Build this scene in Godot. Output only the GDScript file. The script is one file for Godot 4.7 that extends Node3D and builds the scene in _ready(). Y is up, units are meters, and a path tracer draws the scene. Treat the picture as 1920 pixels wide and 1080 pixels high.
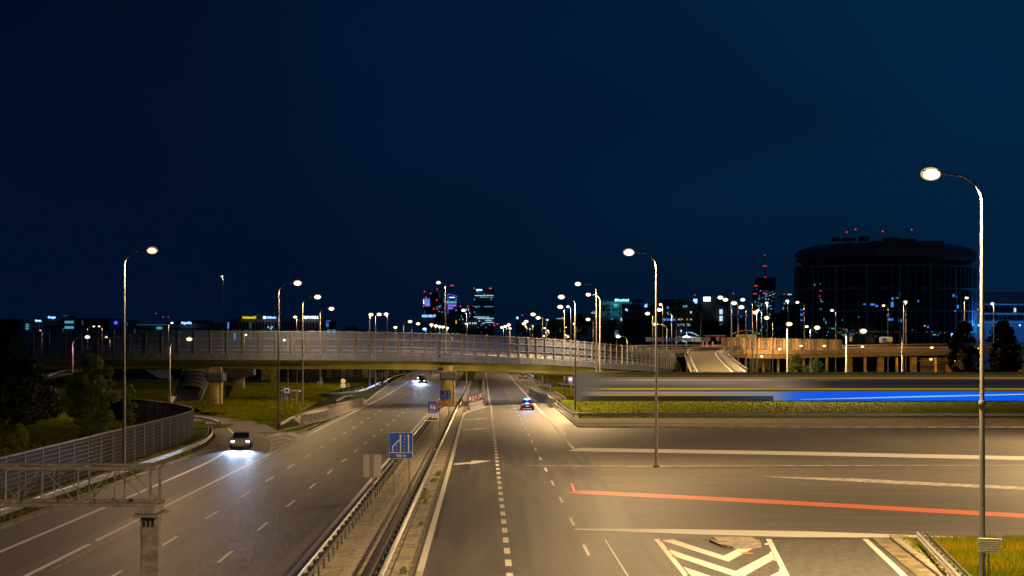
extends Node3D

const F := 3100.0   # focal length of the photograph in its own pixels
var M := {}
var counts := {}
var rng := RandomNumberGenerator.new()

# ---------- measuring: a sight line of the photograph to a point of the place ----------
func at(u: float, v: float, d: float) -> Vector3:
	return Vector3((u - 908.0) * d / F, 9.0 - (v - 650.0) * d / F, -d)

func gp(u: float, v: float, y := 0.0) -> Vector3:
	var d := (9.0 - y) * F / (v - 650.0)
	return Vector3((u - 908.0) * d / F, y, -d)

# ---------- nodes ----------
func numbered(parent: Node, called: String) -> String:
	var key := str(parent.get_instance_id()) + called
	var n: int = counts.get(key, 0)
	counts[key] = n + 1
	return called if n == 0 else "%s_%03d" % [called, n]

func tag(o: Node, label: String, category := "", group := "", kind := "") -> void:
	if label: o.set_meta("label", label)
	if category: o.set_meta("category", category)
	if group: o.set_meta("group", group)
	if kind: o.set_meta("kind", kind)

func thing(called: String, label: String, category: String, where := Vector3.ZERO, group := "") -> Node3D:
	var o := Node3D.new()
	o.name = numbered(self, called)
	add_child(o, true)
	o.position = where
	tag(o, label, category, group)
	return o

# geometry given in the place's own coordinates, whatever its parent
func obj(called: String, shape, m: Material, parent: Node = null) -> MeshInstance3D:
	var o := MeshInstance3D.new()
	var p: Node = parent if parent else self
	o.name = numbered(p, called)
	o.mesh = shape.commit() if shape is SurfaceTool else shape
	o.material_override = m
	p.add_child(o, true)
	if parent and parent is Node3D:
		o.transform = (parent as Node3D).global_transform.affine_inverse()
	return o

# a shared mesh set down at a transform of the place
func put(called: String, mesh: Mesh, m: Material, xf: Transform3D, parent: Node = null) -> MeshInstance3D:
	var o := obj(called, mesh, m, parent)
	o.transform = o.transform * xf
	return o

func struct(called: String, shape, m: Material) -> MeshInstance3D:
	var o := obj(called, shape, m)
	o.set_meta("kind", "structure")
	return o

# ---------- shapes ----------
func mb() -> SurfaceTool:
	var st := SurfaceTool.new()
	st.begin(Mesh.PRIMITIVE_TRIANGLES)
	return st

func face(st: SurfaceTool, p: Array, out: Vector3) -> void:
	var n := Vector3.ZERO
	for i in range(1, p.size() - 1):
		n += ((p[i + 1] as Vector3) - p[0]).cross((p[i] as Vector3) - p[0])
	if n.length() < 1e-12: return
	n = n.normalized()
	var q := p.duplicate()
	if n.dot(out) < 0.0:
		q.reverse()
		n = -n
	for i in range(1, q.size() - 1):
		for k in [q[0], q[i], q[i + 1]]:
			st.set_normal(n)
			st.set_uv(Vector2.ZERO)
			st.add_vertex(k)

func box(st: SurfaceTool, c: Vector3, s: Vector3, b := Basis.IDENTITY) -> void:
	var h := s / 2.0
	for ax in 3:
		for sg in [-1.0, 1.0]:
			var n := Vector3.ZERO; n[ax] = sg
			var e1 := Vector3.ZERO; e1[(ax + 1) % 3] = h[(ax + 1) % 3]
			var e2 := Vector3.ZERO; e2[(ax + 2) % 3] = h[(ax + 2) % 3]
			var o := n * h[ax]
			face(st, [c + b * (o - e1 - e2), c + b * (o + e1 - e2), c + b * (o + e1 + e2), c + b * (o - e1 + e2)], b * n)

func bx(c: Vector3, s: Vector3, b := Basis.IDENTITY) -> SurfaceTool:
	var st := mb()
	box(st, c, s, b)
	return st

# box with chamfered edges, for pieces that catch light
func cham(st: SurfaceTool, c: Vector3, s: Vector3, r: float, b := Basis.IDENTITY) -> void:
	var h := s / 2.0
	for ax in 3:
		var i := (ax + 1) % 3
		var j := (ax + 2) % 3
		for sg in [-1.0, 1.0]:
			var q := []
			for k in [[-1, -1], [1, -1], [1, 1], [-1, 1]]:
				var v := Vector3.ZERO
				v[ax] = sg * h[ax]; v[i] = k[0] * (h[i] - r); v[j] = k[1] * (h[j] - r)
				q.append(c + b * v)
			var n := Vector3.ZERO; n[ax] = sg
			face(st, q, b * n)
		for si in [-1.0, 1.0]:
			for sj in [-1.0, 1.0]:
				var q := []
				for k in [[-1, 0], [1, 0], [1, 1], [-1, 1]]:
					var v := Vector3.ZERO
					v[ax] = k[0] * (h[ax] - r)
					v[i] = si * (h[i] - (r if k[1] == 0 else 0.0))
					v[j] = sj * (h[j] - (0.0 if k[1] == 0 else r))
					q.append(c + b * v)
				var n := Vector3.ZERO; n[i] = si; n[j] = sj
				face(st, q, b * n)
	for sx in [-1.0, 1.0]:
		for sy in [-1.0, 1.0]:
			for sz in [-1.0, 1.0]:
				var sgn := Vector3(sx, sy, sz)
				var q := []
				for ax in 3:
					var v := (h - Vector3(r, r, r)) * sgn
					v[ax] = h[ax] * sgn[ax]
					q.append(c + b * v)
				face(st, q, b * sgn)

# flat sheet on the ground from a polygon of (x, z)
func flat(st: SurfaceTool, poly: PackedVector2Array, y: float) -> void:
	var tri := Geometry2D.triangulate_polygon(poly)
	for i in range(0, tri.size(), 3):
		var q := []
		for k in 3: q.append(Vector3(poly[tri[i + k]].x, y, poly[tri[i + k]].y))
		face(st, q, Vector3.UP)

func gpoly(uv: Array, y := 0.0) -> PackedVector2Array:
	var out := PackedVector2Array()
	for p in uv:
		var g := gp(p[0], p[1], y)
		out.append(Vector2(g.x, g.z))
	return out

func sheet(uv: Array, y: float) -> SurfaceTool:
	var st := mb()
	flat(st, gpoly(uv), y)
	return st

func xz(pts: Array) -> PackedVector2Array:   # (x, distance) pairs
	var out := PackedVector2Array()
	for p in pts: out.append(Vector2(p[0], -p[1]))
	return out

func side_of(path: Array, i: int) -> Vector3:   # horizontal right of the path's direction
	var a: Vector3 = path[maxi(i - 1, 0)]
	var b: Vector3 = path[mini(i + 1, path.size() - 1)]
	var t := b - a
	t.y = 0.0
	return t.normalized().cross(Vector3.UP)

func ribbon(st: SurfaceTool, path: Array, w: float) -> void:
	for i in path.size() - 1:
		var a := side_of(path, i) * w / 2.0
		var b := side_of(path, i + 1) * w / 2.0
		face(st, [path[i] - a, path[i] + a, path[i + 1] + b, path[i + 1] - b], Vector3.UP)

# closed profile (right, up) in counter-clockwise order swept along a path
func sweep(st: SurfaceTool, path: Array, prof: Array) -> void:
	var rings := []
	for i in path.size():
		var r := side_of(path, i)
		var ring := []
		for p in prof: ring.append((path[i] as Vector3) + r * p.x + Vector3.UP * p.y)
		rings.append(ring)
	var n := prof.size()
	for i in path.size() - 1:
		var r := side_of(path, i)
		for k in n:
			var e: Vector2 = prof[(k + 1) % n] - prof[k]
			face(st, [rings[i][k], rings[i][(k + 1) % n], rings[i + 1][(k + 1) % n], rings[i + 1][k]], r * e.y - Vector3.UP * e.x)
	var tri := Geometry2D.triangulate_polygon(PackedVector2Array(prof))
	for e in [0, path.size() - 1]:
		var dir: Vector3 = (path[1] - path[0]) * -1.0 if e == 0 else path[e] - path[e - 1]
		for t in range(0, tri.size(), 3):
			face(st, [rings[e][tri[t]], rings[e][tri[t + 1]], rings[e][tri[t + 2]]], dir)

func rect(x0: float, y0: float, x1: float, y1: float) -> Array:
	return [Vector2(x0, y0), Vector2(x1, y0), Vector2(x1, y1), Vector2(x0, y1)]

func tube(st: SurfaceTool, path: Array, radii: Array, sides := 10) -> void:
	var rings := []
	var dirs := []
	var up := Vector3.RIGHT
	for i in path.size():
		var t = ((path[mini(i + 1, path.size() - 1)] as Vector3) - path[maxi(i - 1, 0)]).normalized()
		if absf(t.dot(up)) > 0.95: up = Vector3.BACK if absf(t.z) < 0.9 else Vector3.UP
		var a = t.cross(up).normalized()
		var b = t.cross(a)
		up = -b if b.dot(up) < 0 else b
		var ring := []
		var ds := []
		for k in sides:
			var w := TAU * k / sides
			var dv = a * cos(w) + up * sin(w)
			ds.append(dv)
			ring.append((path[i] as Vector3) + dv * float(radii[mini(i, radii.size() - 1)]))
		rings.append(ring)
		dirs.append(ds)
	for i in path.size() - 1:
		for k in sides:
			var k2 := (k + 1) % sides
			var q := [rings[i][k], rings[i][k2], rings[i + 1][k2], rings[i + 1][k]]
			var d := [dirs[i][k], dirs[i][k2], dirs[i + 1][k2], dirs[i + 1][k]]
			var n = ((q[2] as Vector3) - q[0]).cross((q[1] as Vector3) - q[0])
			var order := [0, 1, 2, 0, 2, 3] if n.dot(d[0]) > 0 else [0, 2, 1, 0, 3, 2]
			for o in order:
				st.set_normal(d[o])
				st.set_uv(Vector2.ZERO)
				st.add_vertex(q[o])
	face(st, rings[0], (path[0] as Vector3) - path[1])
	face(st, rings[-1], (path[-1] as Vector3) - path[-2])

func tb(a: Vector3, b: Vector3, r: float, sides := 8) -> SurfaceTool:
	var st := mb()
	tube(st, [a, b], [r, r], sides)
	return st

# ellipsoid
func blob(st: SurfaceTool, c: Vector3, r: Vector3, nu := 12, nv := 8) -> void:
	for i in nv:
		for j in nu:
			var q := []
			var ns := []
			for k in [[0, 0], [0, 1], [1, 1], [1, 0]]:
				var th: float = PI * (i + k[0]) / nv
				var ph: float = TAU * (j + k[1]) / nu
				var dv := Vector3(sin(th) * cos(ph), cos(th), sin(th) * sin(ph))
				q.append(c + dv * r)
				ns.append((dv / r).normalized())
			var m: Vector3 = (q[0] + q[2]) / 2.0 - c
			var n: Vector3 = (q[2] - q[0]).cross(q[1] - q[3])
			for o in ([0, 1, 2, 0, 2, 3] if n.dot(m) > 0 else [0, 2, 1, 0, 3, 2]):
				st.set_normal(ns[o]); st.set_uv(Vector2.ZERO); st.add_vertex(q[o])

func resample(path: Array, step: float) -> Array:
	var c := Curve3D.new()
	for p in path: c.add_point(p)
	var out := []
	var n := maxi(1, int(round(c.get_baked_length() / step)))
	for i in n + 1: out.append(c.sample_baked(c.get_baked_length() * i / n))
	return out

func smooth(path: Array, step: float) -> Array:
	var c := Curve3D.new()
	for i in path.size():
		var t = ((path[mini(i + 1, path.size() - 1)] as Vector3) - path[maxi(i - 1, 0)]) / 6.0
		c.add_point(path[i], -t, t)
	var out := []
	var n := maxi(1, int(round(c.get_baked_length() / step)))
	for i in n + 1: out.append(c.sample_baked(c.get_baked_length() * i / n))
	return out

# ---------- materials ----------
func lin(r: float, g: float, b: float) -> Color:
	return Color(r, g, b).linear_to_srgb()

func noise_tex(sd: int, freq: float, lo: Color, hi: Color, oct := 4, size := 512) -> NoiseTexture2D:
	var n := FastNoiseLite.new()
	n.seed = sd
	n.frequency = freq
	n.fractal_octaves = oct
	var t := NoiseTexture2D.new()
	t.width = size; t.height = size
	t.seamless = true
	t.noise = n
	var g := Gradient.new()
	g.set_color(0, lo); g.set_color(1, hi)
	t.color_ramp = g
	return t

func bump_tex(sd: int, freq: float) -> NoiseTexture2D:
	var n := FastNoiseLite.new()
	n.seed = sd
	n.frequency = freq
	var t := NoiseTexture2D.new()
	t.width = 512; t.height = 512
	t.seamless = true
	t.as_normal_map = true
	t.bump_strength = 6.0
	t.noise = n
	return t

func mat(r: float, g: float, b: float, rough := 0.8, metal := 0.0) -> StandardMaterial3D:
	var m := StandardMaterial3D.new()
	m.albedo_color = lin(r, g, b)
	m.roughness = rough
	m.metallic = metal
	return m

func worn(m: StandardMaterial3D, tex: Texture2D, scale: Vector3, bump: Texture2D = null, strength := 0.4) -> StandardMaterial3D:
	m.albedo_texture = tex
	m.uv1_triplanar = true
	m.uv1_world_triplanar = true
	m.uv1_scale = scale
	if bump:
		m.normal_enabled = true
		m.normal_texture = bump
		m.normal_scale = strength
	return m

func glow(r: float, g: float, b: float, e: float) -> StandardMaterial3D:
	var m := StandardMaterial3D.new()
	m.albedo_color = Color(0.05, 0.05, 0.05)
	m.emission_enabled = true
	m.emission = lin(r, g, b)
	m.emission_energy_multiplier = e
	return m

func text(words: String, h: float, depth: float, bold := false) -> TextMesh:
	var t := TextMesh.new()
	var f := SystemFont.new()
	f.font_names = PackedStringArray(["Droid Sans"])
	if bold: f.font_weight = 700
	t.font = f
	t.font_size = 64
	t.text = words
	t.pixel_size = h / 46.0
	t.depth = depth
	t.curve_step = 2.0
	return t

func make_materials() -> void:
	var grit := bump_tex(5, 0.09)
	var grain := noise_tex(1, 0.012, Color(0.62, 0.62, 0.62), Color(1, 1, 1), 6)
	var patchy := noise_tex(2, 0.006, Color(0.55, 0.55, 0.55), Color(1, 1, 1), 5)
	var fine := noise_tex(3, 0.08, Color(0.7, 0.7, 0.7), Color(1, 1, 1), 4)
	var turf := noise_tex(4, 0.02, Color(0.5, 0.62, 0.42), Color(1, 1, 1), 6)
	M.asphalt = worn(mat(0.086, 0.083, 0.081, 0.62), noise_tex(6, 0.01, Color(0.62, 0.62, 0.64), Color(1, 1, 1), 5), Vector3(0.19, 0.19, 0.008), grit, 0.05)
	M.tar = mat(0.03, 0.03, 0.03, 0.45)
	M.asphalt_new = worn(mat(0.118, 0.107, 0.093, 0.66), noise_tex(7, 0.01, Color(0.78, 0.77, 0.76), Color(1, 1, 1), 6), Vector3(0.015, 0.1, 0.14), grit, 0.1)
	M.ramp_road = worn(mat(0.13, 0.1, 0.055, 0.7), grain, Vector3(0.3, 0.3, 0.3))
	M.asphalt_old = worn(mat(0.105, 0.098, 0.09, 0.7), grain, Vector3(0.3, 0.3, 0.3), grit, 0.15)
	M.marking = worn(mat(0.78, 0.76, 0.7, 0.7), fine, Vector3(0.4, 0.4, 0.4))
	M.marking_worn = worn(mat(0.58, 0.55, 0.48, 0.8), patchy, Vector3(0.5, 0.5, 0.5))
	M.painted_tail_trail = mat(0.85, 0.2, 0.09, 0.6)  # flat paint in the colour of a tail-light streak
	M.concrete = worn(mat(0.34, 0.31, 0.26, 0.85), grain, Vector3(0.25, 0.25, 0.25), grit, 0.4)
	M.concrete_dark = worn(mat(0.16, 0.15, 0.14, 0.85), grain, Vector3(0.25, 0.25, 0.25), grit, 0.4)
	M.slab = worn(mat(0.48, 0.43, 0.32, 0.9), grain, Vector3(0.4, 0.4, 0.4), grit, 0.4)
	M.slab_b = worn(mat(0.4, 0.36, 0.27, 0.9), patchy, Vector3(0.4, 0.4, 0.4), grit, 0.4)
	M.slab_c = worn(mat(0.5, 0.45, 0.34, 0.9), grain, Vector3(0.35, 0.35, 0.35), grit, 0.4)
	M.kerb = worn(mat(0.36, 0.33, 0.28, 0.85), patchy, Vector3(0.4, 0.4, 0.4), grit, 0.3)
	M.verge = worn(mat(0.42, 0.34, 0.19, 0.95), patchy, Vector3(0.02, 0.3, 0.3))
	M.sand = worn(mat(0.26, 0.22, 0.14, 0.95), patchy, Vector3(0.3, 0.3, 0.3), grit, 0.5)
	M.grass = worn(mat(0.08, 0.085, 0.012, 0.95), turf, Vector3(0.12, 0.12, 0.12), grit, 0.25)
	M.lawn = worn(mat(0.13, 0.14, 0.006, 0.95), turf, Vector3(0.2, 0.2, 0.2), grit, 0.25)
	M.girder = worn(mat(0.6, 0.52, 0.1, 0.8), patchy, Vector3(0.04, 0.2, 0.04), grit, 0.15)
	M.pier = worn(mat(0.42, 0.32, 0.08, 0.8), patchy, Vector3(0.15, 0.15, 0.15), grit, 0.2)
	M.fascia = worn(mat(0.13, 0.155, 0.25, 0.75), grain, Vector3(0.2, 0.2, 0.2))
	M.fascia_b = worn(mat(0.155, 0.18, 0.28, 0.75), grain, Vector3(0.2, 0.2, 0.2))
	M.slate = worn(mat(0.075, 0.075, 0.1, 0.7), grain, Vector3(0.2, 0.2, 0.2))
	M.steel = worn(mat(0.42, 0.42, 0.42, 0.42, 0.55), grain, Vector3(0.5, 0.5, 0.5))
	M.steel_dark = mat(0.09, 0.09, 0.095, 0.6, 0.3)
	M.gantry = worn(mat(0.16, 0.155, 0.175, 0.6, 0.1), grain, Vector3(0.8, 0.8, 0.8))
	M.pole = mat(0.2, 0.195, 0.185, 0.5, 0.35)
	M.post = mat(0.11, 0.1, 0.085, 0.6, 0.3)
	M.post_light = mat(0.3, 0.29, 0.27, 0.5, 0.4)
	M.sign_blue = mat(0.012, 0.1, 0.8, 0.5)
	M.sign_white = mat(0.78, 0.78, 0.76, 0.5)
	M.sign_red = mat(0.62, 0.02, 0.02, 0.5)
	M.sign_back = mat(0.28, 0.28, 0.28, 0.6)
	M.sign_rib = mat(0.16, 0.16, 0.16, 0.6)
	M.black = mat(0.012, 0.012, 0.012, 0.6)
	M.ink = mat(0.02, 0.02, 0.025, 0.6)
	M.white = mat(0.75, 0.75, 0.74, 0.6)
	M.red = mat(0.6, 0.02, 0.015, 0.5)
	M.yellow = mat(0.8, 0.55, 0.02, 0.6)
	M.bark = worn(mat(0.06, 0.045, 0.03, 0.9), grain, Vector3(1, 1, 1))
	M.leaf = mat(0.11, 0.15, 0.02, 0.7)
	M.leaf.cull_mode = BaseMaterial3D.CULL_DISABLED
	M.leaf.backlight_enabled = true
	M.leaf.backlight = Color(0.35, 0.4, 0.08)
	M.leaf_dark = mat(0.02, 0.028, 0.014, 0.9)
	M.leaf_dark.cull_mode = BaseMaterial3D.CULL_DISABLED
	M.blade = mat(0.135, 0.145, 0.006, 0.85)
	M.blade.cull_mode = BaseMaterial3D.CULL_DISABLED
	M.blade.vertex_color_use_as_albedo = true
	for g in [M.grass, M.lawn, M.blade]: g.metallic_specular = 0.08
	M.slat = mat(0.055, 0.052, 0.056, 0.7)
	M.board = mat(0.018, 0.018, 0.03, 0.85)
	M.fence_post = mat(0.13, 0.125, 0.12, 0.6)
	# ribbed clear acrylic: fine threads cast in the sheet
	var im := Image.create(64, 4, false, Image.FORMAT_RGBA8)
	for x in 64:
		var a := 0.6 if x % 8 == 0 else (0.36 if x % 8 in [1, 7] else 0.28)
		for y in 4: im.set_pixel(x, y, Color(0.5, 0.56, 0.75, a))
	M.acrylic = StandardMaterial3D.new()
	M.acrylic.albedo_texture = ImageTexture.create_from_image(im)
	M.acrylic.transparency = BaseMaterial3D.TRANSPARENCY_ALPHA
	M.acrylic.roughness = 0.5
	M.acrylic.cull_mode = BaseMaterial3D.CULL_DISABLED
	M.pane = mat(0.3, 0.35, 0.36, 0.05)
	M.pane.albedo_color.a = 0.22
	M.pane.transparency = BaseMaterial3D.TRANSPARENCY_ALPHA
	M.dark_glass = mat(0.012, 0.016, 0.02, 0.08)
	M.dark_glass_b = mat(0.05, 0.055, 0.06, 0.15)
	M.mullion = mat(0.12, 0.115, 0.11, 0.6)
	M.pilaster = mat(0.5, 0.48, 0.46, 0.6)
	M.beacon_dim = glow(1.0, 0.1, 0.08, 0.8)
	M.lens_off = mat(0.1, 0.1, 0.1, 0.3)
	M.roof_metal = worn(mat(0.3, 0.28, 0.28, 0.5, 0.2), grain, Vector3(0.1, 0.1, 0.1))
	M.wall_dark = mat(0.06, 0.062, 0.07, 0.85)
	M.wall_grey = mat(0.2, 0.21, 0.22, 0.85)
	M.wall_pale = mat(0.3, 0.4, 0.42, 0.85)
	M.window_dark = mat(0.012, 0.014, 0.018, 0.2)
	M.win_white = glow(0.6, 0.85, 1.0, 0.9)
	M.win_blue = glow(0.06, 0.3, 1.0, 0.8)
	M.win_cyan = glow(0.12, 0.6, 0.8, 0.55)
	M.win_warm = glow(1.0, 0.62, 0.12, 0.7)
	M.win_dim = glow(0.1, 0.25, 0.36, 0.22)
	M.neon_blue = glow(0.25, 0.5, 1.0, 2.6)
	M.neon_white = glow(0.8, 0.9, 1.0, 2.2)
	M.neon_deep = glow(0.08, 0.1, 1.0, 1.5)
	M.neon_cyan = glow(0.3, 1.0, 0.9, 2.2)
	M.neon_yellow = glow(1.0, 0.75, 0.02, 1.2)
	M.neon_violet = glow(0.25, 0.2, 1.0, 0.9)
	M.beacon_red = glow(1.0, 0.04, 0.05, 1.3)
	M.lens_warm = glow(1.0, 0.8, 0.5, 5.0)
	M.lens_white = glow(0.9, 0.95, 1.0, 5.0)
	M.lens_amber = glow(1.0, 0.6, 0.2, 4.0)
	M.lens_blue = glow(0.15, 0.5, 1.0, 5.0)
	M.lens_pink = glow(1.0, 0.66, 0.62, 3.0)
	M.lens_dim = glow(1.0, 0.8, 0.5, 1.6)
	M.lens_warm_rim = glow(1.0, 0.55, 0.2, 0.75)  # dim glare colours for the halo shells around the lenses
	M.lens_white_rim = glow(0.5, 0.7, 1.0, 0.7)
	M.lens_blue_rim = glow(0.05, 0.25, 1.0, 0.9)
	M.lens_pink_rim = glow(1.0, 0.5, 0.45, 0.5)
	M.lens_dim_rim = glow(1.0, 0.55, 0.25, 0.35)
	M.head = glow(0.75, 0.88, 1.0, 9.0)
	M.tail = glow(1.0, 0.03, 0.03, 4.0)
	M.paint_silver = mat(0.35, 0.36, 0.38, 0.3, 0.5)
	M.paint_dark = mat(0.03, 0.035, 0.05, 0.3, 0.3)
	M.paint_white = mat(0.6, 0.6, 0.6, 0.35)
	M.rubber = mat(0.02, 0.02, 0.02, 0.9)
	M.car_glass = mat(0.01, 0.012, 0.015, 0.06)

# ---------- builders ----------
const WBEAM := [Vector2(0, .42), Vector2(.05, .44), Vector2(.085, .49), Vector2(.085, .53), Vector2(.03, .58), Vector2(.03, .62), Vector2(.085, .67), Vector2(.085, .71), Vector2(.05, .75), Vector2(0, .77),
	Vector2(-.015, .755), Vector2(.035, .735), Vector2(.065, .705), Vector2(.065, .675), Vector2(.01, .63), Vector2(.01, .57), Vector2(.065, .525), Vector2(.065, .495), Vector2(.035, .455), Vector2(-.015, .435)]

# a steel guard rail along a ground path; the beam faces to the right of the path (side 1) or to the left (-1)
func guard_rail(label: String, path: Array, side: float, step := 2.0, double := false) -> Node3D:
	var t := thing("guard_rail", label, "guard rail", path[0], "steel guard rails beside the roads")
	var pts := resample(path, step)
	var prof := []
	for p in WBEAM: prof.append(Vector2((p.x + 0.2) * side, p.y))
	if side < 0: prof.reverse()
	var st := mb()
	sweep(st, pts, prof)
	obj("beam", st, M.steel, t)
	if double:
		st = mb()
		sweep(st, pts, rect(-0.16, 0.66, -0.1, 0.76) if side > 0 else rect(0.1, 0.66, 0.16, 0.76))
		obj("rear_rail", st, M.steel_dark, t)
	var post := BoxMesh.new(); post.size = Vector3(0.07, 0.72, 0.11)
	var block := mb()
	cham(block, Vector3.ZERO, Vector3(0.2, 0.2, 0.34), 0.03)
	var bm := block.commit()
	for i in pts.size():
		var r := side_of(pts, i)
		var b := Basis(r, Vector3.UP, r.cross(Vector3.UP))
		put("post", post, M.steel_dark, Transform3D(b, pts[i] + Vector3.UP * 0.36), t)
		put("spacer_block", bm, M.steel_dark, Transform3D(b, pts[i] + Vector3.UP * 0.6 + r * 0.1 * side), t)
	return t

func lamp(label: String, hu: float, hv: float, pu: float, d: float, energy := 0.0, lens := "lens_warm", by := 0.0, group := "", size := 1.0) -> Node3D:
	var head := at(hu, hv, d)
	var base := Vector3((pu - 908.0) * d / F, by, -d)
	if absf(pu - hu) < 1.0: head.z += 2.2
	var t := thing("street_lamp", label, "street lamp", base, group)
	var arm := head - base
	arm.y = 0.0
	var dir := arm.normalized()
	var r := minf(1.3, arm.length() * 0.55)
	var top := head.y - 0.02
	var rad := 0.085 + 0.00006 * d
	var h1 := base.y + (top - base.y) * 0.45
	var st := mb()
	tube(st, [base, Vector3(base.x, h1, base.z)], [rad * 1.35, rad * 1.15], 12)
	obj("lower_pole", st, M.pole, t)
	st = mb()
	tube(st, [Vector3(base.x, h1, base.z), Vector3(base.x, top - r, base.z)], [rad, rad * 0.8], 12)
	obj("upper_pole", st, M.pole, t)
	st = mb()
	tube(st, [Vector3(base.x, h1 - 0.06, base.z), Vector3(base.x, h1 + 0.06, base.z)], [rad * 1.6, rad * 1.6], 12)
	obj("joint_collar", st, M.pole, t)
	if d < 330:
		st = mb()
		tube(st, [base, base + Vector3.UP * 0.14], [rad * 2.6, rad * 2.6], 12)
		obj("foot_plate", st, M.steel_dark, t)
	st = mb()
	var pth := []
	for k in 9:
		var a := PI / 2 * k / 8.0
		pth.append(Vector3(base.x, top - r, base.z) + dir * r * (1 - cos(a)) + Vector3.UP * r * sin(a))
	pth.append(head - dir * 0.3 + Vector3.UP * 0.05)
	tube(st, pth, [rad * 0.8, rad * 0.75, rad * 0.7, rad * 0.65, rad * 0.6, rad * 0.55, rad * 0.5, rad * 0.5, rad * 0.5, rad * 0.5], 10)
	obj("arm", st, M.pole, t)
	var sz := size * (0.3 + minf(d, 500.0) * 0.0006)  # widened with distance to take in the bloom around far lamps
	st = mb()
	var yaw := Basis.looking_at(dir if dir.length() > 0.5 else Vector3.BACK)
	cham(st, head + Vector3.UP * sz * 0.36 , Vector3(sz * 0.8, sz * 0.2, sz * 1.9), sz * 0.07, yaw)
	obj("lamp_housing", st, M.steel_dark, t)
	st = mb()
	blob(st, head, Vector3(sz, sz * 0.62, sz * 0.8))
	obj("lamp_lens", st, M[lens], t)
	if lens != "lens_off":
		st = mb()
		blob(st, head + Vector3.UP * sz * 0.05, Vector3(sz * 1.14, sz * 0.74, sz * 0.55))  # glare around the lens, built as a slightly larger glowing shell
		obj("lamp_halo", st, M[lens + "_rim"] if M.has(lens + "_rim") else M.lens_warm_rim, t)
	if energy > 0.0:
		var l := SpotLight3D.new()
		l.name = "lamp_light"
		t.add_child(l, true)
		l.position = head - base + Vector3.DOWN * (sz * 0.62 + 0.08)
		l.rotation_degrees.x = -90
		l.spot_angle = 84.0
		l.spot_angle_attenuation = 0.22
		l.light_energy = energy * (0.4 if lens in ["lens_dim", "lens_pink"] else 0.62)
		l.light_size = 0.15
		l.spot_range = 400.0
		l.spot_attenuation = 2.0
		l.shadow_enabled = true
		l.light_color = {"lens_warm": Color(1, 0.825, 0.57), "lens_white": Color(0.85, 0.92, 1), "lens_amber": Color(1, 0.68, 0.3), "lens_blue": Color(0.3, 0.6, 1), "lens_pink": Color(1, 0.76, 0.72), "lens_dim": Color(1, 0.8, 0.6)}[lens]
	return t

# tree: tapered trunk, limbs and a crown of many small leaf faces in clumps
func tree(called: String, label: String, base: Vector3, h: float, rx: float, low: float, m: Material, leaves: int, leaf: float, sd: int, taper := 0.5) -> void:
	rng.seed = sd
	var t := thing(called, label, "tree" if h > 3.0 else "bush", base, "trees and bushes")
	var st := mb()
	tube(st, [base + Vector3.DOWN * 0.1, base + Vector3(0.05, h * 0.35, 0), base + Vector3(-0.05, h * 0.85, 0.05)], [h * 0.022, h * 0.016, h * 0.004], 8)
	obj("trunk", st, M.bark, t)
	for k in 5:
		st = mb()
		var a := TAU * k / 5.0 + rng.randf()
		var y := h * (low + 0.1 + 0.1 * k)
		tube(st, [base + Vector3(0, y, 0), base + Vector3(cos(a) * rx * 0.4, y + h * 0.1, sin(a) * rx * 0.4), base + Vector3(cos(a) * rx * 0.75, y + h * 0.17, sin(a) * rx * 0.75)], [h * 0.009, h * 0.006, h * 0.002], 6)
		obj("limb", st, M.bark, t)
	var clumps := []
	for k in 90:
		var f := rng.randf()
		var y := low + (1.0 - low) * f
		var w := rx * pow(sin(PI * clampf(0.12 + 0.86 * pow(f, taper + 0.35), 0.0, 0.985)), 0.7)
		var a := rng.randf() * TAU
		var rr := sqrt(rng.randf()) * 0.95
		clumps.append([Vector3(cos(a) * w * rr, y * h, sin(a) * w * rr), rx * rng.randf_range(0.15, 0.3)])
	st = mb()
	for i in leaves:
		var c = clumps[rng.randi() % clumps.size()]
		var dv := Vector3(rng.randfn(), rng.randfn(), rng.randfn()).normalized() * pow(rng.randf(), 0.45)
		var p: Vector3 = base + c[0] + dv * c[1] * Vector3(1.15, 0.95, 1.15)
		var n := (dv + Vector3(rng.randfn(), rng.randfn() + 0.5, rng.randfn()) * 0.6).normalized()
		var s := leaf * rng.randf_range(0.6, 1.25)
		var u := n.cross(Vector3(rng.randfn(), rng.randfn(), rng.randfn())).normalized()
		var w := n.cross(u)
		face(st, [p - u * s, p + w * s * 0.5, p + u * s, p - w * s * 0.5], n)
	obj("crown", st, m, t)

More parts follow.
